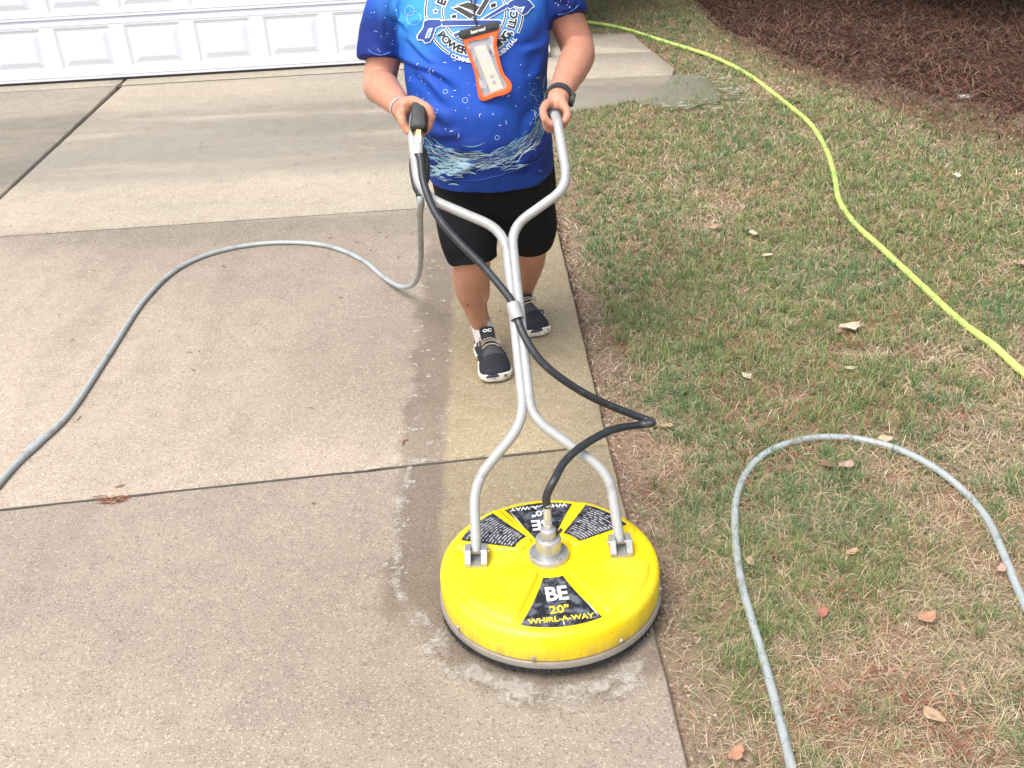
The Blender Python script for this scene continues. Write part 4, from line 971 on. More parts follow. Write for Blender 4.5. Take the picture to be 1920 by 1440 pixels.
# phone pouch on a lanyard
PO = empty('phone_pouch', on_shirt(893, 60) or (0, 2.85, 1.1)); tag(PO, 'orange and black waterproof pouch hanging on the blue shirt', 'pouch')
pt = on_shirt(895, 60, .016); pb = on_shirt(930, 178, .014)
pnx = Vector((1, math.tan(YAW), 0)).normalized(); pup = (pt-pb).normalized(); pn = pnx.cross(pup).normalized()
if pn.dot(CPOS-pt) < 0: pn = -pn
def pp_(x, y, lift=0.0):
    dr = ray(x, y); t = (pt-CPOS).dot(pn)/dr.dot(pn); return CPOS + dr*t + pn*lift
def slab3(poly, l0, l1, bev=.0):
    A = sum(poly[i][0]*poly[(i+1) % len(poly)][1]-poly[(i+1) % len(poly)][0]*poly[i][1] for i in range(len(poly)))
    r = [[pp_(x, y, l0) for x, y in poly], [pp_(x, y, l1-bev*.0004) for x, y in poly]]
    if bev: r.append([pp_(x, y, l1) for x, y in grow(poly, -bev)])
    return loft(r)
outer = [(868, 72), (933, 53), (934, 66), (931, 84), (936, 108), (943, 134), (950, 145), (957, 153), (960, 164), (955, 173), (944, 178), (930, 181), (915, 187), (905, 189), (899, 184), (896, 172), (893, 150), (889, 132), (881, 110), (873, 88)]
inner = [(877, 80), (886, 76), (910, 72), (922, 66), (926, 72), (924, 86), (930, 112), (938, 138), (946, 150), (950, 159), (944, 167), (928, 171), (912, 179), (905, 178), (902, 164), (898, 140), (889, 112), (880, 92)]
V, F = [], []
def ringframe(o_, i_, l0, l1):
    so = spline([(x, y, 0) for x, y in o_+[o_[0]]], 4)[:-1]; si = spline([(x, y, 0) for x, y in i_+[i_[0]]], 4)[:-1]; N = 96
    def res(p):
        q_ = p+[p[0]]; s = [0]
        for a, b in zip(q_, q_[1:]): s.append(s[-1]+(b-a).length)
        tt = np.linspace(0, s[-1], N, endpoint=False); return [(np.interp(t, s, [v.x for v in q_]), np.interp(t, s, [v.y for v in q_])) for t in tt]
    a, b = res(so), res(si); md = [((p[0]+q_[0])/2, (p[1]+q_[1])/2) for p, q_ in zip(a, b)]
    R4 = [[pp_(*p, l0) for p in a], [pp_(*p, l1*.5) for p in a], [pp_(*p, l1) for p in md], [pp_(*p, l1*.55) for p in b], [pp_(*p, l0) for p in b]]
    V = [p for r in R4 for p in r]; F = []
    for i in range(5):
        j = (i+1) % 5
        for k in range(N): F.append((i*N+k, i*N+(k+1) % N, j*N+(k+1) % N, j*N+k))
    return V, F
obj('frame', ringframe(outer, inner, -.004, .005), 'pouch_orange', PO, True, 50)
obj('back_sheet', slab3(grow(inner, 1.5), -.0035, -.002), 'pouch_grey', PO, False)
dev = [(889, 89), (911, 84), (945, 166), (921, 174)]
dv = obj('device', slab3(dev, -.0015, .004, 1.5), 'pouch_device', PO, False)
for c in ((922.5, 143), (927, 154)): obj('button', slab3([(c[0]+4*math.cos(a), c[1]+3.4*math.sin(a)) for a in np.linspace(0, 2*math.pi, 10, endpoint=False)], .004, .0048), 'pouch_grey', dv, False)
tv, tf = text_mesh('HEKE', 8, .3); 
obj('lettering', ([pp_(921 + (-v.y)*.9+v.x*.28, 94 + v.x*1.0 - v.y*.3 + 4, .0046) for v in tv], tf), 'print_charcoal', PO, False, recalc=False)
obj('film', slab3(grow(inner, 1.0), .0052, .0056), 'clear_film', PO, False)
clp = obj('clamp', slab3([(860, 62), (864, 57), (929, 40), (934, 43), (936, 52), (933, 56), (868, 74), (863, 71)], -.006, .008, 2), 'pouch_black', PO, True, 40)
obj('latch', slab3([(868, 64), (877, 61.5), (878, 66), (869, 68.5)], .008, .0105, .8), 'pouch_black', clp, False); obj('latch', slab3([(917, 50), (927, 47), (928, 52), (918, 55)], .008, .0105, .8), 'pouch_black', clp, False)
tv, tf = text_mesh('hanroad', 9, .2, shear=.3); th = math.radians(-15.5)
obj('lettering', ([pp_(897 + v.x*.95*math.cos(th) + v.y*math.sin(th), 57 + v.x*.95*math.sin(th) - v.y*math.cos(th), .0084) for v in tv], tf), 'decal_white', clp, False, recalc=False)
ln = [pp_(895, 50, .004), on_shirt(893, 44, .008), on_shirt(890, 28, .006), on_shirt(887, 10, .006), on_shirt(880, -8, .006)]
l1 = ln[:3] + [on_shirt(889, 20, .006)]
cordp = [p for p in l1 if p]; obj('cord', tube(spline(cordp, 6), .0022, 8), 'pouch_black', PO); obj('toggle', tube([on_shirt(890.5, 34, .008), on_shirt(893, 45, .008)], .0035, 8), 'pouch_black', PO)
for s, xs in ((-1, [889, 884, 872, 852, 838]), (1, [889, 890, 897, 915, 930])):
    cp = [on_shirt(x, y, .006) for x, y in zip(xs, (20, 4, -25, -60, -82))]; cp = [p for p in cp if p]; cp.append(neck0+Vector((s*.062, .02, .02))); cp.append(neck0+Vector((s*.02, .08, .03)))
    obj('cord', tube(spline(cp, 6), .0024, 8), 'pouch_black', PO)

# ------------------------------------------------------------------ hoses
def gpts(px, r):
    out = []
    for x, y in px:
        p = gr(x, y); z = 0.0
        if p.x > float(edge_x(p.y)): z = float(ground_z(np.array([p.x]), np.array([p.y]))[0]) + .004
        p = gr(x, y, z+r); out.append(p)
    return out
hp = [(-160, 1110), (-70, 990), (0, 905), (33, 868), (72, 832), (132, 772), (200, 670), (268, 566), (330, 506), (400, 474), (480, 458), (560, 455), (625, 464), (680, 488), (718, 519)]
pts = gpts(hp, .0095) + [at(742, 534, 3.64), at(758, 538.5, 3.57), at(775, 533, 3.42), at(785, 514, 3.2), at(789, 480, 2.98), at(788, 440, 2.80), at(787, 400, 2.67), INL+Vector((0, .01, -.03)), INL+Vector((0, 0, .0))]
gh = empty('pressure_hose', pts[2]); tag(gh, 'grey pressure hose curving over the driveway up to the spray gun', 'hose')
obj('hose', tube(spline(pts, 8), .0095, 14), 'hose_grey', gh, True, None)
ca, cb = gr(48, 850, .0095), gr(96, 806, .0095); cd = (cb-ca).normalized()
obj('coupling', cat(tube([ca, ca+cd*.03], .0118, 16), tube([ca+cd*.030, ca+cd*.048], .0135, 6), tube([ca+cd*.050, ca+cd*.062], .0135, 6), tube([ca+cd*.062, ca+cd*.098], .0118, 16)), 'steel_bright', gh, True, 30)
hp = [(1530, 1650), (1502, 1520), (1484, 1440), (1452, 1310), (1415, 1180), (1391, 1095), (1379, 1010), (1381, 935), (1404, 880), (1450, 842), (1520, 822), (1600, 822), (1680, 841), (1750, 876), (1808, 922), (1850, 972), (1880, 1035), (1906, 1100), (1940, 1175), (2010, 1330)]
go = obj('pressure_hose', tube(spline(gpts(hp, .011), 8), .0105, 14), 'hose_grey', None, True, None); tag(go, 'grey hose looping on the grass in the right foreground', 'hose')
hp = [(870, 30), (980, 33), (1040, 37), (1098, 42), (1165, 53), (1250, 78), (1332, 106), (1402, 139), (1470, 190), (1521, 236), (1551, 284), (1565, 332), (1573, 376), (1602, 417), (1652, 466), (1722, 530), (1800, 600), (1862, 650), (1930, 708), (2100, 850)]
gp = gpts(hp, .013); gp2 = [p + Vector((0, 0, .004*math.sin(i*2.3))) for i, p in enumerate(gp)]
go = empty('garden_hose', gp[8]); tag(go, 'lime green garden hose lying across the lawn', 'hose')
gs_ = spline(gp2, 14); ra = [.0128 + .0006*math.sin(i*1.9) + .0005*math.sin(i*.77) for i in range(len(gs_))]
obj('hose', tube(gs_, ra, 14), 'hose_green', go, True, None)
for k in (112, 119, 203):
    a, b = gs_[k], gs_[k+1]; dd = (b-a).normalized(); obj('crease', tube([a-dd*.0008, a+dd*.0008], .0135, 14), 'black_rubber', go)

# ------------------------------------------------------------------ foam on the wet concrete
foamv = []; foamw = []
def fblob(x, y, r, h, n=11, stretch=1.0, ang=0.0, top=1.0):
    V = [Vector((x, y, .0018+h))]; F = []; foamw.append(top)
    for ring, (k, zz) in enumerate(((.55, .8), (1.0, 0.0))):
        for j in range(n):
            a = 2*math.pi*j/n; q_ = 1 + .38*mnoise.noise(Vector((x*60+math.cos(a)*1.3, y*60+math.sin(a)*1.3, ring*.2))); u, v = r*k*q_*math.cos(a)*stretch, r*k*q_*math.sin(a)
            V.append(Vector((x+u*math.cos(ang)-v*math.sin(ang), y+u*math.sin(ang)+v*math.cos(ang), .0018+h*zz))); foamw.append(top*.9 if ring == 0 else 0)
    for j in range(n): F.append((0, 1+j, 1+(j+1) % n)); F.append((1+j, 1+n+j, 1+n+(j+1) % n, 1+(j+1) % n))
    foamv.append((V, F))
def ribbon(path, widths, lift=.0022, top=1.0):
    N_ = len(path); wd = lerpn(widths, N_); V, F = [], []; M_ = 8
    for i, p in enumerate(path):
        tg_ = (Vector(path[min(i+1, N_-1)])-Vector(path[max(i-1, 0)])); tg_.z = 0; tg_.normalize(); sd_ = Vector((-tg_.y, tg_.x, 0)); e_ = min(1, i/4, (N_-1-i)/4)
        for j in range(M_+1):
            q_ = j/M_*2-1; V.append(Vector((p[0], p[1], lift + .0015*(1-q_*q_))) + sd_*(wd[i]*q_*(1+.5*mnoise.noise(Vector((p[0]*14, p[1]*14, q_)))))); foamw.append(top*e_*(1-q_*q_)**.7*min(1.2, max(.45, .85+.8*mnoise.noise(Vector((p[0]*16, p[1]*16, 7))))))
    for i in range(N_-1):
        for j in range(M_): F.append((i*(M_+1)+j, i*(M_+1)+j+1, (i+1)*(M_+1)+j+1, (i+1)*(M_+1)+j))
    foamv.append((V, F))
def foam_object(label, dz=0.0):
    fv, ff = cat(*foamv); me = mesh_from([(v[0], v[1], v[2]+dz) for v in fv], ff, 'foam'); wv_ = np.array(foamw); set_cols(me, np.stack([wv_]*3, -1)); o = link('foam', me, 'foam', None, True, None); foamv.clear(); foamw.clear(); return tag(o, label, 'foam', kind='stuff')
rf = random.Random(3)
ribbon(spline([(*gr(x, y).xy, 0) for x, y in ((772, 868), (764, 900), (748, 955), (742, 1010), (748, 1060), (744, 1105), (772, 1148), (806, 1182), (838, 1205))], 12), [.012, .020, .022, .018, .026, .022, .030, .034, .03])
arc_ = [(DISC.x+(.288+.014*mnoise.noise(Vector((a*3.1, 0, 0))))*math.cos(a), DISC.y-.004+(.288+.014*mnoise.noise(Vector((a*3.1, 4, 0))))*math.sin(a), 0) for a in [math.radians(q_) for q_ in range(196, 325, 2)]]
arc_ = [p for p in arc_ if p[0] < .285]; ribbon(arc_, [.024, .032, .030, .044, .034, .032, .022], .0026, 1.25)
ribbon([(p[0]*1.0+(p[0]-DISC.x)*.12, p[1]+(p[1]-DISC.y)*.12, 0) for p in arc_], [.016, .034, .024, .038, .018], .0020, .95)
ribbon(spline([(*gr(x, y).xy, 0) for x, y in ((640, 888), (690, 881), (735, 872), (765, 864), (790, 866), (826, 858))], 10), [.004, .008, .014, .030, .022, .012], .0024)
ribbon(spline([(*gr(x, y).xy, 0) for x, y in ((842, 864), (880, 857), (930, 851))], 8), [.006, .010, .004], .0024, .8)
for k in range(75):        # flecks along the wet band
    x, y = rf.triangular(752, 850, 790), rf.uniform(480, 860); p = gr(x, y); fblob(p.x, p.y, rf.uniform(.004, .012)*(p.y/2.7), .0010, stretch=rf.uniform(.8, 1.7), top=rf.uniform(.75, 1.25))
for k in range(40):
    p = gr(rf.gauss(752, 12), rf.uniform(880, 1130)); fblob(p.x, p.y, rf.uniform(.005, .016), .0012, stretch=rf.uniform(.8, 1.6), ang=rf.uniform(0, 3), top=rf.uniform(.6, 1.1))
foam_object('patches of dirty white foam on the wet concrete round the cleaner')
for k in range(60):
    a = rf.uniform(-1.9, .9); fblob(1.10+.33*math.cos(a)+rf.gauss(0, .05), 6.26+.40*math.sin(a)+rf.gauss(0, .06), rf.uniform(.008, .026), .010, stretch=2.4, top=rf.uniform(.6, 1.1))
foam_object('white suds floating in the grass round the puddle', .004)

# ------------------------------------------------------------------ lawn: blades, straw, needles, pebbles
def sample(n, x0, x1, y0, y1): return rng.uniform(x0, x1, n), rng.uniform(y0, y1, n)
def depth_keep(x, y, near=2.0, pw=1.5):
    d_ = np.hypot(x, y); return rng.random(len(x)) < np.clip((near/np.maximum(d_, .5))**pw, .02, 1)
def on_lawn(x, y, margin=0.0):
    ok = x > edge_x(y)+margin
    padm = (y > 5.93) & (y < 8.0) & (x < np.interp(y, [5.93, 6.0, 6.17, 6.62, 6.77, 7.8, 8.0], [.35, .45, .98, 1.14, 1.18, 1.03, .4]))
    house = (x < .5) & (y > 7.2)
    return ok & ~padm & ~house
def green_field(x, y):
    f = .50*gnoise2(x, y, 1.1, 21) + .32*gnoise2(x, y, 3.6, 22) + .18*gnoise2(x, y, 9, 23)
    f = f + .17*sstep(2.8, 4.2, y)*sstep(2.6, .9, x) - .10*sstep(2.6, 1.2, y)
    return f
def bed_fade(x, y): return sstep(-.95, .35, y - bed_edge(x) - .25*(gnoise2(x, y, 2, 31)-.5))*(x > MBX[0]-.2)
def blades(name, x, y, length, width, lean, azim, cols, mat, segs=2, zoff=0.0, tipc=1.15, flat=False):
    n = len(x); z0 = ground_z(x, y)+zoff; side = np.stack([-np.sin(azim), np.cos(azim)], -1); dirv = np.stack([np.cos(azim), np.sin(azim)], -1)
    tw = rng.uniform(-.9, .9, n); sx = side[:, 0]*np.cos(tw)+dirv[:, 0]*np.sin(tw); sy = side[:, 1]*np.cos(tw)+dirv[:, 1]*np.sin(tw)
    V = np.empty((n, 2*segs+1, 3), np.float32); C = np.empty((n, 2*segs+1, 3), np.float32)
    for j in range(segs+1):
        t = j/segs; th = lean*(.35+.9*t); th = np.minimum(th, 1.50) if not flat else lean*np.ones(n)
        if j == 0: px_, py_, pz_ = x.copy(), y.copy(), z0.copy()
        else:
            st = length/segs; px_ = px_+dirv[:, 0]*np.sin(th)*st; py_ = py_+dirv[:, 1]*np.sin(th)*st; pz_ = pz_+np.cos(th)*st
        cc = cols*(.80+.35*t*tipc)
        if j < segs:
            w_ = width*(1-.45*t)*.5
            V[:, 2*j] = np.stack([px_-sx*w_, py_-sy*w_, pz_], -1); V[:, 2*j+1] = np.stack([px_+sx*w_, py_+sy*w_, pz_], -1); C[:, 2*j] = cc; C[:, 2*j+1] = cc
        else: V[:, 2*j] = np.stack([px_, py_, pz_], -1); C[:, 2*j] = cc
    m_ = 2*segs+1; base = (np.arange(n)*m_)[:, None]; fl_ = []
    quads = np.concatenate([base+np.array([2*j, 2*j+1, 2*j+3, 2*j+2]) for j in range(segs-1)], 1) if segs > 1 else np.empty((n, 0), int)
    tri = base+np.array([2*segs-2, 2*segs-1, 2*segs]); ff_ = np.concatenate([quads, tri], 1).ravel(); sz = np.tile(np.array([4]*(segs-1)+[3]), n)
    me = raw_mesh(name, V.reshape(-1, 3), ff_, sz, np.clip(C.reshape(-1, 3), 0, 1)); return link(name, me, mat, None, False)
# green tufts: each tuft a fan of blades
N = 105000; x, y = sample(N, .25, 6.4, .6, 10.5); ok = on_lawn(x, y, .05) & depth_keep(x, y, 3.0, 1.1); x, y = x[ok], y[ok]
f = green_field(x, y); dn = np.clip(.12 + .95*sstep(.35, .57, f), 0, 1)*sstep(.03, .20, x-edge_x(y))*(1-.985*bed_fade(x, y)); ok = rng.random(len(x)) < dn; tx, ty = x[ok], y[ok]; nt = len(tx)
cnt = rng.integers(4, 22, nt); cnt = (cnt*np.clip(3.2/np.hypot(tx, ty), .55, 1.2)).astype(int); ti = np.repeat(np.arange(nt), cnt); n = len(ti)
rr_ = np.abs(rng.normal(0, .017, n)); aa = rng.uniform(0, 6.283, n); x = tx[ti]+rr_*np.cos(aa); y = ty[ti]+rr_*np.sin(aa); dist = np.hypot(x, y)
pal = np.array([[.165, .255, .080], [.125, .215, .075], [.210, .290, .100], [.105, .190, .080], [.26, .295, .115]]); c = pal[rng.integers(0, 5, nt)][ti]*rng.uniform(.75, 1.35, (n, 1))
dry = rng.random(n) < .16; c[dry] = np.array([.46, .37, .21])*rng.uniform(.7, 1.2, (dry.sum(), 1))
blue = (gnoise2(x, y, 2.2, 41) > .62)[:, None]; c = np.where(blue & ~dry[:, None], c*np.array([.78, .95, 1.10]), c)
tl = rng.uniform(.026, .058, nt)[ti]; ok = x > edge_x(y)+.012
x, y, c, tl, aa, dist, rr_ = x[ok], y[ok], c[ok], tl[ok], aa[ok], dist[ok], rr_[ok]; n = len(x)
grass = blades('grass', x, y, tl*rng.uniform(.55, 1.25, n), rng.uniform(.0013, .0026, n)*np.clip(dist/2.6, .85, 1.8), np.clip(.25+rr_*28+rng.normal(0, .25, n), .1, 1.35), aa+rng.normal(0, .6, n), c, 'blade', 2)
tag(grass, 'patchy green grass tufts growing in the thin lawn', 'grass', kind='stuff'); NB = n; nt_ = nt
# dead straw thatch, lying
N = 900000; x, y = sample(N, .25, 6.0, .55, 9.0); ok = on_lawn(x, y, .015) & depth_keep(x, y, 2.0, 1.3); x, y = x[ok], y[ok]; keep = rng.random(len(x)) < 1.0*(1-.85*bed_fade(x, y))*(.35+.65*sstep(.05, .20, x-edge_x(y))); x, y = x[keep], y[keep]; n = len(x); dist = np.hypot(x, y)
pal = np.array([[.48, .37, .24], [.39, .28, .18], [.57, .47, .34], [.31, .20, .13], [.40, .36, .18]]); c = pal[rng.integers(0, 5, n)]*rng.uniform(.75, 1.3, (n, 1))
g2 = (rng.random(n) < .34*sstep(.35, .6, green_field(x, y))); c[g2] = np.array([.16, .225, .075])
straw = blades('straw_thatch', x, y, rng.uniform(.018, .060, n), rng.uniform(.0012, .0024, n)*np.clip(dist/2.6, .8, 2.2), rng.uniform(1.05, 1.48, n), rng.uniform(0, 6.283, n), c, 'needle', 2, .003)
tag(straw, 'dry tan straw lying between the grass tufts', 'straw', kind='stuff')
# red pine straw clumps in the lawn
N = 260000; x, y = sample(N, .3, 5.2, .6, 8.5); ok = on_lawn(x, y, .02) & depth_keep(x, y, 2.0, 1.2); x, y = x[ok], y[ok]; f = .55*gnoise2(x, y, 2.6, 51)+.45*gnoise2(x, y, 8, 52); ok = (f > .575) & (rng.random(len(x)) < .8); x, y = x[ok], y[ok]; n = len(x)
pal = np.array([[.34, .150, .100], [.27, .105, .070], [.42, .24, .17], [.20, .090, .065]]); c = pal[rng.integers(0, 4, n)]*rng.uniform(.7, 1.25, (n, 1))
red = blades('pine_straw', x, y, rng.uniform(.02, .06, n), rng.uniform(.0018, .004, n), rng.uniform(1.15, 1.5, n), rng.uniform(0, 6.283, n), c, 'litter', 2, .008); tag(red, 'clumps of reddish pine straw caught in the lawn', 'pine straw', kind='stuff')
# needles on the bed
N = 220000; x, y = sample(N, .95, 7.2, 4.6, 12.0); b_ = bed_fade(x, y); ok = (rng.random(N) < b_*.55); x, y = x[ok], y[ok]; n = len(x)
pal = np.array([[.150, .066, .044], [.092, .044, .031], [.20, .105, .072], [.055, .031, .024], [.19, .135, .105]]); c = pal[rng.integers(0, 5, n)]*rng.uniform(.6, 1.3, (n, 1))
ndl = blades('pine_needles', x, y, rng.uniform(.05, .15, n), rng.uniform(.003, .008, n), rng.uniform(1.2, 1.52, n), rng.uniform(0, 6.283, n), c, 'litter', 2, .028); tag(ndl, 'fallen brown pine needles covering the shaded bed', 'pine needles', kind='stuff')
# crumbs and pebbles along the slab edge
V, F, C_ = [], [], []
for k in range(3800):
    yy = random.uniform(.9, 5.6); xx = float(edge_x(yy)) + .008 + abs(random.gauss(0, .055)); r = random.uniform(.0015, .0055); zz = float(ground_z(np.array([xx]), np.array([yy]))[0])+r*.4; i0 = len(V); col_ = random.choice([(.30, .22, .16), (.20, .13, .09), (.42, .35, .28), (.13, .09, .07), (.26, .16, .12)])
    for dx_, dy_, dz_ in ((1, 0, 0), (-1, 0, 0), (0, 1, 0), (0, -1, 0), (0, 0, 1), (0, 0, -1)): V.append((xx+dx_*r*random.uniform(.7, 1.5), yy+dy_*r*random.uniform(.7, 1.5), zz+dz_*r*.7)); C_.append(col_)
    for a, b, c in ((0, 2, 4), (2, 1, 4), (1, 3, 4), (3, 0, 4)): F.append((i0+a, i0+b, i0+c))
pm = mesh_from(V, F, 'pebbles'); set_cols(pm, np.array(C_)); po = link('gravel', pm, 'pebble', None, False); tag(po, 'fine gravel and crumbs along the driveway edge', 'gravel', kind='stuff')
# needles and bits blown on to the concrete
V, F, C_ = [], [], []
def bit(p, ln, wd, ang, col_, h=.003):
    i0 = len(V); u = Vector((math.cos(ang), math.sin(ang), 0))*ln/2; s = Vector((-math.sin(ang), math.cos(ang), 0))*wd/2; b = s*random.uniform(-3, 3)
    for q_ in (p-u-s, p-u+s, p+b+s+Vector((0, 0, h)), p+b-s+Vector((0, 0, h)), p+u+s, p+u-s): V.append(q_+Vector((0, 0, .002))); C_.append(col_)
    F.extend([(i0, i0+1, i0+2, i0+3), (i0+3, i0+2, i0+4, i0+5)])
for k in range(260):
    x_, y_ = random.uniform(-3.2, .1), random.triangular(2.2, 7.1, 5.6); bit(Vector((x_, y_, 0)), random.uniform(.006, .028), random.uniform(.0015, .004), random.uniform(0, 3.14), random.choice([(.06, .035, .025), (.10, .05, .035), (.05, .04, .03)]))
for k in range(26):
    p = gr(random.gauss(215, 16), random.gauss(937, 4)); bit(p, random.uniform(.02, .06), .003, random.uniform(-.6, .6), random.choice([(.25, .08, .045), (.40, .30, .18), (.15, .06, .04)]), .006)
for (x_, y_, l_, a_) in ((225, 912, .026, .3), (135, 640, .02, .1), (365, 480, .02, .3), (620, 447, .02, .4), (670, 455, .018, .2), (420, 500, .03, -1), (590, 945, .012, 1), (640, 560, .02, .3), (760, 830, .03, 1.2)): bit(gr(x_, y_), l_, .005, a_, (.20, .065, .04), .005)
lm = mesh_from(V, F, 'litter'); set_cols(lm, np.array(C_)); lo = link('litter', lm, 'litter', None, False); tag(lo, 'dark needles and specks scattered over the driveway', 'litter', kind='stuff')

# fallen leaves: individuals
def leaf(px, size, col_, ang, curl, label, lobed=False, name='fallen_leaf'):
    size *= .82; p = gr(*px); gz = float(ground_z(np.array([p.x]), np.array([p.y]))[0]) + .022; p = gr(px[0], px[1], gz); n = 9; V, F = [], []
    for i in range(n+1):
        t = i/n; w_ = size*.34*math.sin(math.pi*min(.98, t*.93+.05))**.8
        w_ *= 1+.30*mnoise.noise(Vector((t*5+px[0]*.37, px[1]*.1, 3)))
        if lobed: w_ *= .45+.75*abs(math.sin(t*math.pi*3.2))
        for s in (-1, -.5, 0, .5, 1):
            u = (t-.5)*size; v = s*w_*(1+.35*mnoise.noise(Vector((t*7+px[1], s*1.5+px[0], 1)))) + size*.12*math.sin(t*3+px[0]); z = .55*curl*size*(abs(s)**1.6*.5 + (t-.4)**2*1.1) + size*.09*mnoise.noise(Vector((t*3.5+px[0], s*1.6, px[1]*.3)))
            V.append(Vector((p.x+u*math.cos(ang)-v*math.sin(ang), p.y+u*math.sin(ang)+v*math.cos(ang), p.z+z)))
    for i in range(n):
        for j in range(4): F.append((i*5+j, i*5+j+1, (i+1)*5+j+1, (i+1)*5+j))
    i0 = len(V); st = [Vector((p.x-(.5*size)*math.cos(ang), p.y-(.5*size)*math.sin(ang), p.z+.002)), Vector((p.x-(.72*size)*math.cos(ang), p.y-(.72*size)*math.sin(ang), p.z+.006))]; tb = tube(st, .0012, 5); V += tb[0]; F += [tuple(i+i0 for i in f) for f in tb[1]]
    key = 'leaf_%d' % int(sum(col_)*1000)
    if key not in MATS: simple(key, col_, .7, var=.25, scale=60, dark=tuple(c*.45 for c in col_), darkscale=40, darkamt=.6, bump=.4, bscale=120)
    o = obj(name, (V, F), key, None, True, None); sm = o.modifiers.new('thickness', 'SOLIDIFY'); sm.thickness = .0012
    tag(o, label, 'leaf', 'fallen leaves on the lawn and bed'); return o
tan, cream, orange, brown, pink = (.40, .27, .17), (.52, .44, .33), (.40, .21, .125), (.20, .125, .08), (.42, .28, .215)
for a in (((1592, 615), .088, cream, .3, .55, 'large curled cream leaf with dark underside beside the lime hose'), ((1572, 624), .045, brown, .9, .6, 'small dark curled leaf touching the large cream leaf'), ((1398, 705), .052, cream, 2.0, .1, 'flat cream leaf in the middle of the lawn'),
          ((1594, 690), .045, (.36, .36, .22), -.6, .2, 'small pale green-grey leaf below the curled cream leaf'), ((1338, 428), .060, tan, .2, .35, 'tan leaf left of the pair near the bend of the lime hose'), ((1412, 438), .062, cream, 1.3, .3, 'pale leaf right of the pair near the bend of the lime hose'),
          ((1440, 479), .050, cream, .4, .3, 'cream leaf just below the pale pair on the lawn'), ((1796, 330), .055, (.66, .62, .54), 1.1, .5, 'whitish leaf lying right of the lime hose near the pine straw'), ((1810, 184), .130, (.55, .50, .46), .5, .2, 'pale lobed oak leaf on the dark pine straw'),
          ((1913, 493), .070, tan, .1, .5, 'tan leaf cut by the right edge of the picture'), ((1586, 872), .058, pink, .5, .35, 'pinkish curled leaf inside the grey hose loop'), ((1548, 870), .05, brown, 2.4, .2, 'brown flat leaf beside the pinkish leaf in the hose loop'),
          ((1598, 1035), .042, tan, .8, .4, 'small crumpled tan leaf in the centre of the hose loop'), ((1408, 1052), .040, tan, 1.7, .3, 'light brown leaf beside the left limb of the hose loop'), ((1738, 1156), .062, orange, .2, .35, 'orange-brown leaf low in the right of the hose loop'),
          ((1752, 1340), .062, tan, 1.9, .2, 'upright tan leaf near the bottom right of the lawn'), ((1380, 1412), .052, orange, .5, .4, 'rust leaf near the driveway corner at the bottom edge'), ((1660, 825), .055, (.45, .36, .24), .1, .4, 'straw coloured leaf just above the grey hose loop'),
          ((1545, 1150), .045, (.33, .13, .09), .7, .3, 'reddish leaf scrap in the middle of the hose loop'), ((1250, 800), .045, tan, -.3, .3, 'tan leaf scrap beside the kink of the black hose'), ((1876, 1065), .04, pink, .6, .4, 'pale pink leaf under the right limb of the grey hose'), ((1675, 150), .07, brown, .4, .4, 'brown leaf at the edge of the pine straw'), ((1495, 187), .05, (.12, .24, .05), .3, .2, 'small green leaf beside the upper lime hose')):
    leaf(*a, lobed=('oak' in a[5]))

# ------------------------------------------------------------------ trees shading the bed
def tree(base, h, crown_c, crown_r, nleaf, label, lean=(0, 0), seed=1):
    r_ = random.Random(seed); g_ = np.random.default_rng(seed); base = Vector(base); t_ = empty('pine_tree', base); tag(t_, label, 'tree', 'trees behind the pine straw bed')
    top = base + Vector((lean[0], lean[1], h)); trunk = [limb([base-Vector((0, 0, .2)), base+Vector((.02, 0, .3)), base.lerp(top, .5)+Vector((.06, -.04, 0)), top], [.17, .13, .10, .03], 14)]
    for k in range(12):
        t = r_.uniform(.28, .95); s = base.lerp(top, t); a = r_.uniform(0, 6.28); l = r_.uniform(.8, 1.6)*crown_r[0]*.6; e_ = s + Vector((math.cos(a)*l, math.sin(a)*l, r_.uniform(-.1, .5))); trunk.append(limb([s, s.lerp(e_, .5)+Vector((0, 0, .1)), e_], [.035, .022, .008], 7, 3))
    obj('trunk', cat(*trunk), 'bark', t_)
    n = nleaf; u = g_.normal(size=(n, 3)); u /= np.linalg.norm(u, axis=1)[:, None]; rad_ = g_.random(n)**.45; P = u*rad_[:, None]*np.array(crown_r) + np.array(crown_c)
    cl = g_.normal(size=(60, 3)); cl /= np.linalg.norm(cl, axis=1)[:, None]; cl = cl*(g_.random(60)**.4)[:, None]*np.array(crown_r)+np.array(crown_c); k = g_.integers(0, 60, n); half = g_.random(n) < .7
    P[half] = cl[k[half]] + g_.normal(size=(half.sum(), 3))*.34
    P = P[P[:, 2] > 1.25]; n = len(P); d1 = g_.normal(size=(n, 3)); d1 /= np.linalg.norm(d1, axis=1)[:, None]; d2 = np.cross(d1, g_.normal(size=(n, 3))); d2 /= np.linalg.norm(d2, axis=1)[:, None]; s = g_.uniform(.06, .125, (n, 1)); V = np.stack([P-d1*s, P+d2*s*.40, P+d1*s, P-d2*s*.40], 1).reshape(-1, 3)
    c = np.array([[.045, .085, .025], [.06, .10, .03], [.035, .065, .025]])[g_.integers(0, 3, n)]*g_.uniform(.7, 1.3, (n, 1)); me = raw_mesh('crown', V, np.arange(4*n), np.full(n, 4), np.repeat(c, 4, 0)); link('crown', me, 'leafcard', t_, False)
    return t_
tree((2.3, 10.8, 0), 6.5, (1.9, 9.6, 3.9), (2.2, 2.0, 1.7), 15000, 'tree with low crown behind the bed, nearest the garage', seed=3)
tree((4.9, 9.9, 0), 6.0, (4.3, 8.3, 2.45), (2.3, 1.8, 1.35), 42000, 'tree leaning over the darkest corner of the bed', seed=4)
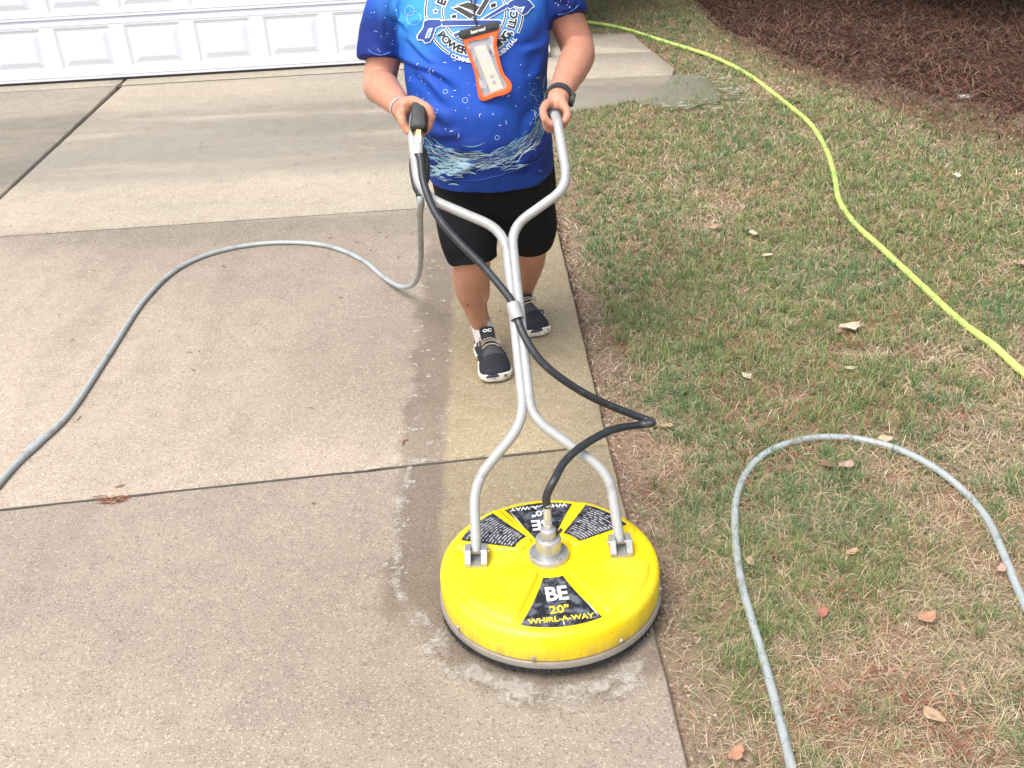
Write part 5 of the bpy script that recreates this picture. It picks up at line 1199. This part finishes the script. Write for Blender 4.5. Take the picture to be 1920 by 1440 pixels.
tree((7.2, 8.4, 0), 6.5, (6.0, 7.4, 2.6), (2.0, 2.2, 1.5), 28000, 'tree at the right end of the pine straw bed', seed=5)
tree((6.6, 12.2, 0), 7.0, (5.4, 11.4, 3.6), (2.8, 2.2, 2.2), 14000, 'tree standing farthest back behind the bed', seed=6)
# understory shrub at the dark corner
def shrub(base, r, n, label, seed):
    g_ = np.random.default_rng(seed); r_ = random.Random(seed); base = Vector(base); t_ = empty('shrub', base); tag(t_, label, 'shrub', 'shrubs at the back of the bed')
    st = []
    for k in range(9):
        a = r_.uniform(0, 6.28); e_ = base+Vector((math.cos(a)*r*.8, math.sin(a)*r*.8, r_.uniform(.4, 1.1)*r)); st.append(limb([base-Vector((0, 0, .05)), base.lerp(e_, .5)+Vector((0, 0, .12)), e_], [.014, .010, .004], 6, 3))
    obj('stem', cat(*st), 'bark', t_)
    u = g_.normal(size=(n, 3)); u /= np.linalg.norm(u, axis=1)[:, None]; P = u*(g_.random(n)**.5)[:, None]*np.array([r, r, r*.75]) + np.array([base.x, base.y, base.z+r*.8]); P = P[P[:, 2] > .05]; n = len(P)
    d1 = g_.normal(size=(n, 3)); d1 /= np.linalg.norm(d1, axis=1)[:, None]; d2 = np.cross(d1, g_.normal(size=(n, 3))); d2 /= np.linalg.norm(d2, axis=1)[:, None]; s = g_.uniform(.025, .05, (n, 1)); V = np.stack([P-d1*s, P+d2*s*.5, P+d1*s, P-d2*s*.5], 1).reshape(-1, 3)
    c = np.array([.040, .070, .025])*g_.uniform(.6, 1.3, (n, 1)); me = raw_mesh('foliage', V, np.arange(4*n), np.full(n, 4), np.repeat(c, 4, 0)); link('foliage', me, 'leafcard', t_, False)
shrub((4.25, 9.1, 0), .95, 5000, 'dark shrub in the far right corner of the bed', 11)
shrub((5.5, 8.0, 0), .95, 4500, 'low shrub beyond the right edge of the bed', 12)
shrub((2.6, 10.6, 0), .8, 3000, 'shrub at the foot of the tree nearest the garage', 13)

for o in bpy.data.objects:          # an Empty stands at its thing's base, its parts keep their place
    if o.type == 'EMPTY' and 'at' in o.keys():
        v = Vector(o['at']); o.location = v
        for c in o.children:
            c.matrix_parent_inverse = Matrix.Translation(-v)
        if 'turn' in o.keys(): o.rotation_euler.z = math.radians(o['turn']); del o['turn']
        del o['at']
print('tufts', nt_, 'blades', NB, 'straw', len(straw.data.vertices)//5, 'objects', len(bpy.data.objects))
